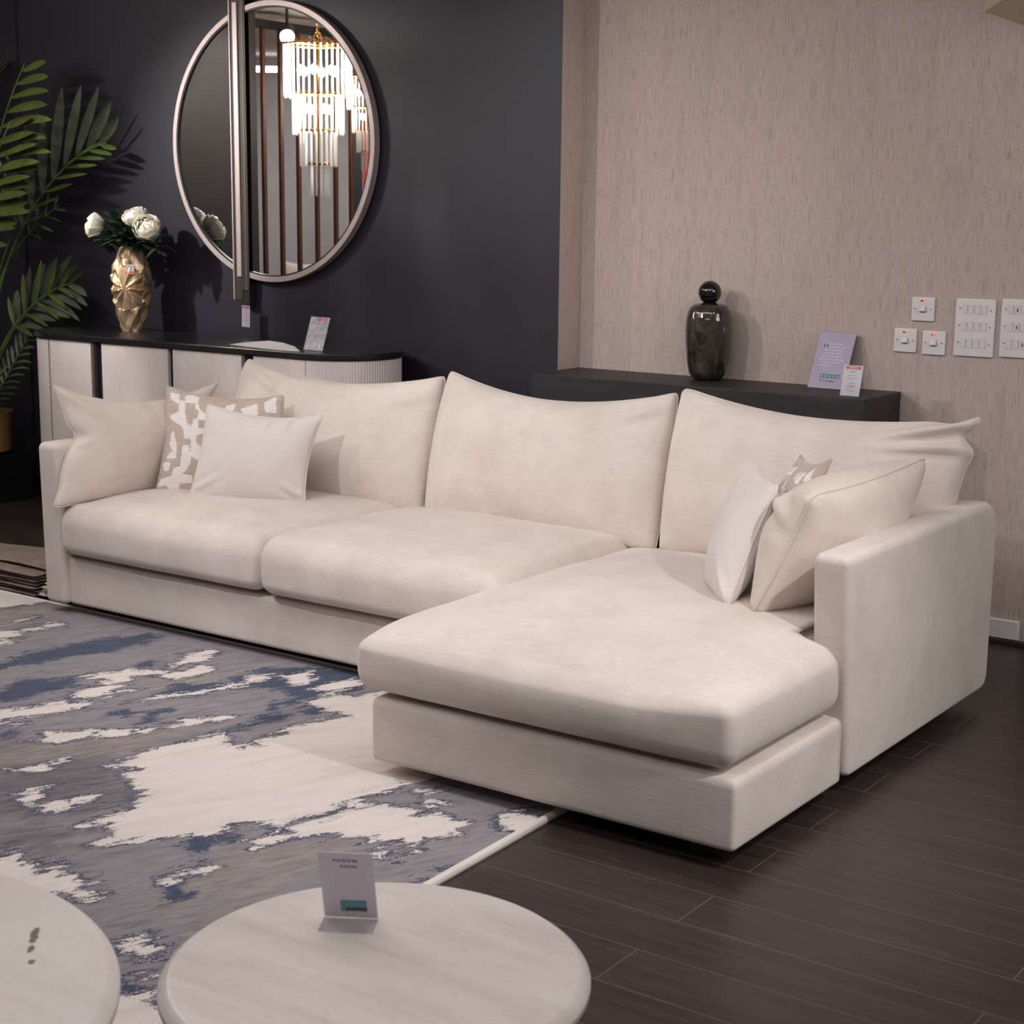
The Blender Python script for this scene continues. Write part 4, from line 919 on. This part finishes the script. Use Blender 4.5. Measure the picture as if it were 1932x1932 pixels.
# thin upright stems and fine leaflets low down beside the sideboard
for k, e in enumerate(((-6.72, 5.36, 1.62), (-6.86, 5.33, 1.72), (-6.58, 5.38, 1.52))):
    frond([(PX+.02*k, PY+.02, PB+.19), (-7.1, 5.28, .9+.05*k), (-7.02, 5.32, 1.25), e], M['palm_dark'], 4, .16, .008, .8, (0, -1, .1), .1, 30+k)
frond([(PX+.06, PY-.02, PB+.19), (-7.04, 5.32, .55), (-6.95, 5.36, .72), (-6.80, 5.38, .93)], M['palm_dark'], 13, .17, .010, .10, (0, -1, .3), .3, 9)
frond([(PX+.05, PY-.04, PB+.19), (-7.0, 5.22, .52), (-6.95, 5.2, .60), (-6.80, 5.18, .70)], M['palm_dark'], 11, .14, .010, .10, (0, -.6, 1), .3, 10)
frond([(PX-.02, PY-.08, PB+.19), (-7.02, 5.05, .55), (-6.92, 4.98, .66), (-6.78, 4.92, .66)], M['palm'], 11, .15, .010, .2, (0, -.5, 1), .3, 11)
for k, (ex_, ey_, ez_) in enumerate(((-7.25, 4.85, 1.95), (-7.35, 5.30, 2.15), (-7.1, 5.42, 2.2))):
    frond([(PX+.02*k-.03, PY+.02*k-.03, PB+.19), (PX-.08, PY-.02, 1.0), ((PX+ex_)/2-.04, (PY+ey_)/2, ez_-.1), (ex_, ey_, ez_)], M['palm_dark'] if k % 2 else M['palm'], 13, .30, .015, .5, (0, -.7, .7), .3, 20+k)

# ================================================================= OAK SHELF AND WHAT STANDS ON IT
b = B(); b.box(-3.655, -2.250, 5.300, WB-.002, ZS-.20, ZS)
tag(b.build('wall_shelf', M['oak'], None, bevel=.002), 'deep charcoal oak shelf along the papered wall behind the sofa', 'shelf')
BX, BY = -2.998, 5.54
bv = thing('bottle_vase', 'smoky black marbled bottle vase with a ball stopper on the oak shelf', 'vase', (BX, BY, ZS))
prof = [(.044, 0), (.056, .004), (.072, .028), (.082, .070), (.088, .13), (.091, .19), (.089, .235), (.081, .268), (.066, .288), (.042, .296), (.024, .298)]
zz = np.linspace(0, .298, 46); b = B()
k_ = [z for r, z in prof]; b.lathe([(float(np.interp(z, k_, [r for r, z2 in prof])), ZS+float(z)) for z in zz], (BX, BY), 64, sy=.95)
b.build('bottle', M['marble'], bv, 180)
b = B(); b.sphere((BX, BY, ZS+.336), .0445, 36, 24); b.build('stopper', M['black_gloss'], bv, 180)

# ================================================================= SWITCHES
def plate_geo(x0, x1, z0, z1, d=.009, r=.004):
    return rounded_box(x0, x1, WB-d, WB+.001, z0, z1, r, r, r, 3, 3, 3, 4)
def screw(x, z, y, root):
    b = B(); n = 12
    v = [(x+.0026*math.cos(2*PI*i/n), yy, z+.0026*math.sin(2*PI*i/n)) for yy in (y-.0006, y+.002) for i in range(n)]
    b.add(v, [tuple(range(n))[::-1]]+[(i, (i+1) % n, n+(i+1) % n, n+i) for i in range(n)]); b.build('screw', M['screw'], root)
def rocker(x0, x1, z0, z1, y, root, name='rocker', tilt=.0022, mat=None, depth=.004):
    b = B(); b.box(x0-.0008, x1+.0008, y-.0003, y+.001, z0-.0008, z1+.0008, 1)
    v = [(x0, y-depth+tilt, z0), (x1, y-depth+tilt, z0), (x1, y-depth-tilt*.3, z1), (x0, y-depth-tilt*.3, z1), (x0, y, z0), (x1, y, z0), (x1, y, z1), (x0, y, z1)]
    b.add(v, [(0, 1, 2, 3), (0, 3, 7, 4), (1, 5, 6, 2), (3, 2, 6, 7), (0, 4, 5, 1)], 0)
    return b.build(name, [mat or M['plastic_key'], M['gap_grey']], root, 0)
def single(label, cx, cz, lit):
    t = thing('isolator_switch', label, 'switch', (cx, WB, cz-.043), 'single switches on the papered wall')
    plate_geo(cx-.043, cx+.043, cz-.043, cz+.043).build('plate', M['plastic'], t, 180)
    y = WB-.009
    # protruding rocker: tilted block
    b = B(); b.box(cx-.0115, cx+.0115, y-.0004, y+.001, cz-.013, cz+.013, 1)
    v = [(cx-.0105, y-.002, cz+.012), (cx+.0105, y-.002, cz+.012), (cx+.0105, y-.014, cz-.006), (cx-.0105, y-.014, cz-.006), (cx-.0105, y, cz+.012), (cx+.0105, y, cz+.012), (cx+.0105, y, cz-.010), (cx-.0105, y, cz-.010)]
    b.add(v, [(0, 3, 2, 1), (0, 4, 7, 3), (1, 2, 6, 5), (2, 3, 7, 6), (0, 1, 5, 4)], 0); b.build('rocker', [M['plastic'], M['gap_grey']], t, 0)
    b = B(); b.box(cx-.0078, cx+(-.001 if lit < 2 else -.004), y-.0012, y+.001, cz+.027, cz+.0325, 0); b.box(cx+(-.001 if lit < 2 else -.004), cx+.0078, y-.0012, y+.001, cz+.027, cz+.0325, 1)
    b.build('neon_lamp', [M['neon_dark'], M['neon']], t, 0)
    for s in (-1, 1): screw(cx+s*.030, cz+.001, y, t)
single('single white switch above the other two on the papered wall', -2.182, 1.181, 1)
single('single white switch at lower left of the group of three', -2.243, 1.066, 1)
single('single white switch at lower right of the group of three, next to the big panel', -2.135, 1.062, 2)
def grid(label, x0, z0, keyed):
    w, h = .144, .204; t = thing('switch_panel', label, 'switch', (x0+w/2, WB, z0), 'twelve-gang switch panels')
    plate_geo(x0, x0+w, z0, z0+h, .0095, .005).build('plate', M['plastic'], t, 180); y = WB-.0095
    for r in range(3):
        zc = z0+h*(.815-.292*r)
        for c in range(4):
            xc = x0+w*(.245+.166*c)
            o = rocker(xc-.0080, xc+.0080, zc-.0150, zc+.0155, y, t, 'rocker', .0012, None, .003)
            if (r, c) in keyed:
                b = B(); b.box(xc-.0018, xc+.0018, y-.0042, y-.003, zc-.006, zc+.006); b.build('key_slot', M['ink_dark'], o)
        screw(x0+w*.115, zc+.002, y, t); screw(x0+w*.885, zc-.001, y, t)
grid('white twelve-switch panel fully in view right of the single switches', -2.061, 1.021, ())
grid('white twelve-switch panel cut off by the right edge of the photo', -1.897, 1.026, ((0, 1), (1, 1), (2, 2)))

# ================================================================= LOW TABLES
def low_table(label, cx, cy, r, z, mat, th):
    t = thing('coffee_table', label, 'table', (cx, cy, 0), 'round stone coffee tables')
    b = B(); b.lathe([(r-.03, z-th), (r-.012, z-th), (r, z-th+.010), (r, z-.016), (r-.004, z-.010), (r-.015, z-.0015), (r-.019, z), (.3*r, z)], (cx, cy), 128)
    b.build('tabletop', mat, t, 30)
    b = B(); b.lathe([(r*.42, .002), (r*.42, .02), (r*.36, .03), (r*.34, z-th)], (cx, cy), 64); b.build('pedestal', M['bronze'], t, 40)
def stone_vein(): return mk_stone('pale_vein_stone', (L(200, 189, 183), L(212, 203, 199), L(218, 210, 206), L(176, 160, 148)), (3, 13, 4), 1.15,
    ((0.02, -.02, .1, .1, 0),))
M['stone_b'] = mk_stone('pale_knotted_stone', (L(202, 190, 184), L(212, 202, 198), L(219, 210, 207), L(184, 170, 160)), (3, 15, 4), 1.05,
    ((.165, .400, .032, .007, 2.35), (.198, .366, .016, .005, 2.35), (.233, .340, .009, .007, 2.3)))
low_table('smaller round stone table in front carrying the white card', -1.529, 1.809, .336, .35, M['stone'], .034)
low_table('larger pale stone table with brown knots at the lower left corner', -2.031, 1.028, .532, .45, M['stone_b'], .036)

# ================================================================= SEEN IN THE MIRROR
def chandelier(label, cx, cy, zt, sc, proto=None):
    if proto:
        c = copy_tree(proto); c.location = (cx, cy, zt); c.scale = (sc,)*3; c['label'] = label; return c
    t = thing('chandelier', label, 'chandelier', (cx, cy, zt), 'tiered crystal chandeliers', local=True); t.scale = (sc,)*3
    b = B()
    for k in range(10): 
        z = .035+k*.034
        p = [(.010*math.cos(a), 0, z+.022*math.sin(a)) if k % 2 else (0, .010*math.cos(a), z+.022*math.sin(a)) for a in np.linspace(0, 2*PI, 14, endpoint=False)]
        b.tube(p, .003, 5, closed=True)
    b.tube([(.032*math.cos(a), 0, .0+.04*math.sin(a)) for a in np.linspace(0, 2*PI, 20, endpoint=False)], .004, 6, closed=True)
    b.build('chain', M['brass'], t)
    rod = None
    for (r, z1, z0, cnt, off) in ((.213, -.04, -.375, 34, 0), (.160, -.35, -.61, 26, .1), (.115, -.58, -.81, 20, .05), (.066, -.79, -1.0, 12, 0)):
        b = B(); b.tube([(r*math.cos(a), r*math.sin(a), z1+.004) for a in np.linspace(0, 2*PI, 48, endpoint=False)], .008, 6, closed=True)
        if r > .2:
            for k in range(26):
                a = 2*PI*k/26; b.tube([(r*math.cos(a), r*math.sin(a), z1), ((r+.012)*math.cos(a+.05), (r+.012)*math.sin(a+.05), z1+.022), (r*math.cos(a+.12), r*math.sin(a+.12), z1+.03)], .004, 5)
            for k in range(4): b.tube([(0, 0, -.04), (r*math.cos(PI*k/2), r*math.sin(PI*k/2), z1)], .004, 5)
        b.tube([(0, 0, -.03), (0, 0, z1)], .005, 5); 
        for k in range(3): b.tube([(0, 0, z1), (r*math.cos(2.1*k), r*math.sin(2.1*k), z1+.004)], .003, 5)
        b.build('tier_ring', M['brass'], t)
        h = z1-z0
        for k in range(cnt):
            a = 2*PI*(k+off)/cnt; b = B(); w = .0085; hh = h*(1-.02*(k % 2))
            pr = [(w*math.cos(q), w*math.sin(q)) for q in (a, a+2.3, a-2.3)]
            v = [(r*math.cos(a)+x, r*math.sin(a)+y, z1) for x, y in pr]+[(r*math.cos(a)+x, r*math.sin(a)+y, z1-hh+.014) for x, y in pr]+[(r*math.cos(a), r*math.sin(a), z1-hh)]
            b.add(v, [(0, 1, 4, 3), (2, 0, 3, 5), (3, 4, 6), (5, 3, 6)]); b.build('crystal_rod', M['crystal'], t, 0)
    for k in range(6):
        a = 2*PI*k/6; b = B(); b.sphere((.12*math.cos(a), .12*math.sin(a), -.20), .022, 12, 8, sz=1.5); b.build('bulb', M['bulb'], t, 180)
    for k in range(4):
        a = 2*PI*k/4+.4; b = B(); b.sphere((.085*math.cos(a), .085*math.sin(a), -.44), .020, 12, 8, sz=1.5); b.build('bulb', M['bulb'], t, 180)
    return t
ch1 = chandelier('larger tiered crystal chandelier, the middle one reflected in the round mirror', -6.37, 3.845, 2.455, .876)
chandelier('tiered crystal chandelier at the right rim of the mirror, partly cut off by its frame', -6.75, 2.965, 2.345, .60, ch1)
for k, (x, y) in enumerate(((-7.05, 3.583), (-7.05, 3.431), (-7.05, 3.276), (-7.05, 3.109), (-7.05, 2.932), (-7.05, 2.782))):
    b = B(); b.box(x-.012, x+.012, y-.013, y+.013, 0, 2.574)
    tag(b.build('wooden_post', M['slat'], None, bevel=.002), 'brown wooden post reflected in the mirror, %s from the left of six' % ['first', 'second', 'third', 'fourth', 'fifth', 'sixth'][k], 'post', 'brown posts seen in the mirror')
b = B(); b.prism([(-8.34, 1.15), (-8.24, 1.08), (-8.21, 1.12), (-8.31, 1.19)], .0, 2.30); tag(b.build('red_banner', M['red'], None), 'tall red panel reflected at the right side of the mirror', 'panel')
b = B(); b.prism([(-8.405, 1.20), (-8.345, 1.157), (-8.315, 1.197), (-8.375, 1.24)], 0, 2.4); tag(b.build('black_panel', M['black_box'], None), 'narrow black panel beside the red one in the mirror', 'panel')
b = B(); b.prism([(-9.10, 1.54), (-8.87, 1.375), (-8.85, 1.40), (-9.08, 1.565)], 2.545, 2.59); tag(b.build('light_strip', M['strip'], None), 'bright white light strip behind the posts in the mirror', 'lamp')
# pale sofa behind the posts
t = thing('background_sofa', 'pale grey sofa behind the brown posts, seen only in the mirror', 'sofa', (-8.38, 1.71, 0))
ux, uy = .80, -.60
def ob(u0, u1, v0, v1, z0, z1, nm, r=.05):
    b = rounded_box(u0, u1, v0, v1, z0, z1, r, r, r*.8, 6, 6, 5, 4)
    b.v = [(-8.38+u*ux-v*uy, 1.71+u*uy+v*ux, z) for u, v, z in b.v]; b.build(nm, M['white_chenille'], t, 180)
ob(-.85, .85, -.10, .75, .06, .45, 'seat_base'); ob(-.85, .85, -.30, -.08, .06, .88, 'backrest'); ob(-1.0, -.86, -.30, .75, .06, .65, 'armrest'); ob(.86, 1.0, -.30, .75, .06, .65, 'armrest')
for k, (u, z) in enumerate(((-.03, 1.13), (.22, 1.08), (.50, 1.05))):
    c = Vector((-8.38+u*ux, 1.71+u*uy, 0)); w = .19; off = Vector((.6*(.04+.06*k), .8*(.04+.06*k), 0)); d = Vector((ux, uy, 0))
    p0 = c-d*w+off; p1 = c+d*w+off
    o = cushion((p1.x, p1.y, z-.42), (p0.x, p0.y, z-.42), (p0.x, p0.y, z), (p1.x, p1.y, z), .13, (0, .02, .03, .02), 24, .004, 50+k).build('scatter_cushion', M['white_chenille'], None, 180)
    tag(o, 'pale cushion on the sofa in the mirror, %s of three' % ['left', 'middle', 'right'][k], 'cushion', 'pale cushions seen in the mirror')

# ================================================================= LAMPS AND LIGHT
def spot(label, loc, target, power, size=55, blend=.6, rad=.04, col=(1, .965, .94), body=True, group='ceiling spotlights'):
    loc, target = Vector(loc), Vector(target); d = (target-loc).normalized(); q = d.to_track_quat('-Z', 'Y')
    ld = bpy.data.lights.new('spot_beam', 'SPOT'); ld.energy = power; ld.spot_size = math.radians(size); ld.spot_blend = blend; ld.shadow_soft_size = rad; ld.color = col
    lo = bpy.data.objects.new('spot_beam', ld); COL.objects.link(lo); lo.location = loc+d*.02; lo.rotation_mode = 'QUATERNION'; lo.rotation_quaternion = q
    if body:
        t = thing('spotlight', label, 'lamp', tuple(loc), group, local=True); t.rotation_mode = 'QUATERNION'; t.rotation_quaternion = q
        b = B(); b.lathe([(.03, .12), (.045, .10), (.048, -.0), (.043, -.0), (.040, .06), (.0, .062)], (0, 0), 32, cap0=True, cap1=False); b.build('can', M['black_box'], t, 40)
        b = B(); b.lathe([(.0405, .012), (.0405, .014)], (0, 0), 24); b.build('lens', M['lens'], t, 40)
        b = B(); inv = q.inverted(); up = inv @ Vector((0, 0, CEIL-loc.z)); b.tube([(0, 0, .10), tuple(up)], .009, 8); b.build('stem', M['black_box'], t, 40)
    return lo
def area(loc, target, power, sx, sy, col=(1, .965, .945)):
    ld = bpy.data.lights.new('ceiling_glow', 'AREA'); ld.shape = 'RECTANGLE'; ld.size = sx; ld.size_y = sy; ld.energy = power; ld.color = col  # fill panels with no fitting, added to brighten what lies below
    lo = bpy.data.objects.new('ceiling_glow', ld); COL.objects.link(lo); lo.location = loc
    lo.rotation_mode = 'QUATERNION'; lo.rotation_quaternion = (Vector(target)-Vector(loc)).to_track_quat('-Z', 'Y'); return lo
spot('spotlight over the left end of the showroom, bright in the mirror', (-6.83, 3.60, 2.51), (-5.15, 5.4, 1.20), 260, 58, .95, .03)
spot('spotlight above the middle of the room aimed at the sofa', (-3.9, 1.7, 2.60), (-3.4, 4.2, .6), 115, 60, .8, .05, (1, .985, .98), body=False)
spot('spotlight aimed at the chaise from the right', (0.2, 2.9, 2.50), (-1.9, 3.4, .3), 170, 46, .8, .05, (1, .985, .98), body=False)
spot('spotlight aimed at the papered wall', (-5.2, 2.3, 2.60), (-2.7, 5.6, 1.2), 135, 50, .8, .03, (1, .985, .98), body=False)
spot('spotlight turned towards the corner of the papered wall', (-1.0, 3.9, 2.60), (-3.66, 5.56, 1.4), 58, 36, .9, .05, (1, .97, .95), body=False)  # added without a fitting to lift the dim wall return
spot('spotlight behind the wooden posts', (-7.9, 2.3, 2.60), (-8.6, 1.4, 1.2), 80, 110, .9, .05, body=False)  # added without a fitting, only to brighten the mirrored far wall
spot('spotlight in the next bay beyond the papered wall', (-0.4, 5.9, 2.60), (-.6, 7.2, 1.2), 120, 110, .9, .05, body=False)  # added to light the unseen wall for the floor's reflection
area((-2.6, 3.2, 2.66), (-2.7, 3.6, 0), 60, 3.2, 1.6, (1, .985, .985))
area((-4.9, 2.9, 2.66), (-4.7, 3.3, 0), 55, 2.2, 1.6, (1, .985, .985))
area((0.9, 4.0, 2.3), (-1.6, 4.2, .5), 46, 1.4, 1.4, (1, .985, .985))  # side fill added for the arm, chaise end and wall return
area((-1.6, .9, 2.66), (-1.7, 1.2, 0), 40, 2.0, 1.2, (1, .985, .99))  # fill added to brighten the low tables
WORLD = .2
EXPO = -.24

w = bpy.data.worlds.new('showroom'); S.world = w; w.use_nodes = True
w.node_tree.nodes['Background'].inputs['Color'].default_value = (1., .95, .92, 1); w.node_tree.nodes['Background'].inputs['Strength'].default_value = WORLD

# ================================================================= CAMERA
FPX = 3055.53; yaw, pitch, roll = .61519, .183603, -.0108947
fw = Vector((-math.sin(yaw)*math.cos(pitch), math.cos(yaw)*math.cos(pitch), -math.sin(pitch))); rt = Vector((math.cos(yaw), math.sin(yaw), 0)); dn = fw.cross(rt)
r2 = rt*math.cos(roll)+dn*math.sin(roll); d2 = dn*math.cos(roll)-rt*math.sin(roll)
cd = bpy.data.cameras.new('camera'); cam = bpy.data.objects.new('camera', cd); COL.objects.link(cam)
cd.sensor_width = 36.; cd.lens = FPX/1932*36; cd.clip_start = .05; cd.clip_end = 60
m = Matrix((r2, -d2, -fw)).transposed().to_4x4(); m.translation = (0, 0, 1.5113); cam.matrix_world = m
cd.dof.use_dof = True; cd.dof.focus_distance = 4.9; cd.dof.aperture_fstop = 9.
S.camera = cam
S.view_settings.view_transform = 'Standard'; S.view_settings.look = 'None'; S.view_settings.exposure = EXPO; S.view_settings.gamma = 1.
S.cycles.use_denoising = True
try: S.cycles.denoiser = 'OPENIMAGEDENOISE'
except Exception: pass
S.cycles.max_bounces = 8; S.cycles.diffuse_bounces = 4; S.cycles.transmission_bounces = 8; S.cycles.glossy_bounces = 5
S.cycles.sample_clamp_indirect = 40.; S.cycles.caustics_reflective = False; S.cycles.caustics_refractive = False
for o in bpy.data.objects:
    if '_o' in o.keys(): del o['_o']
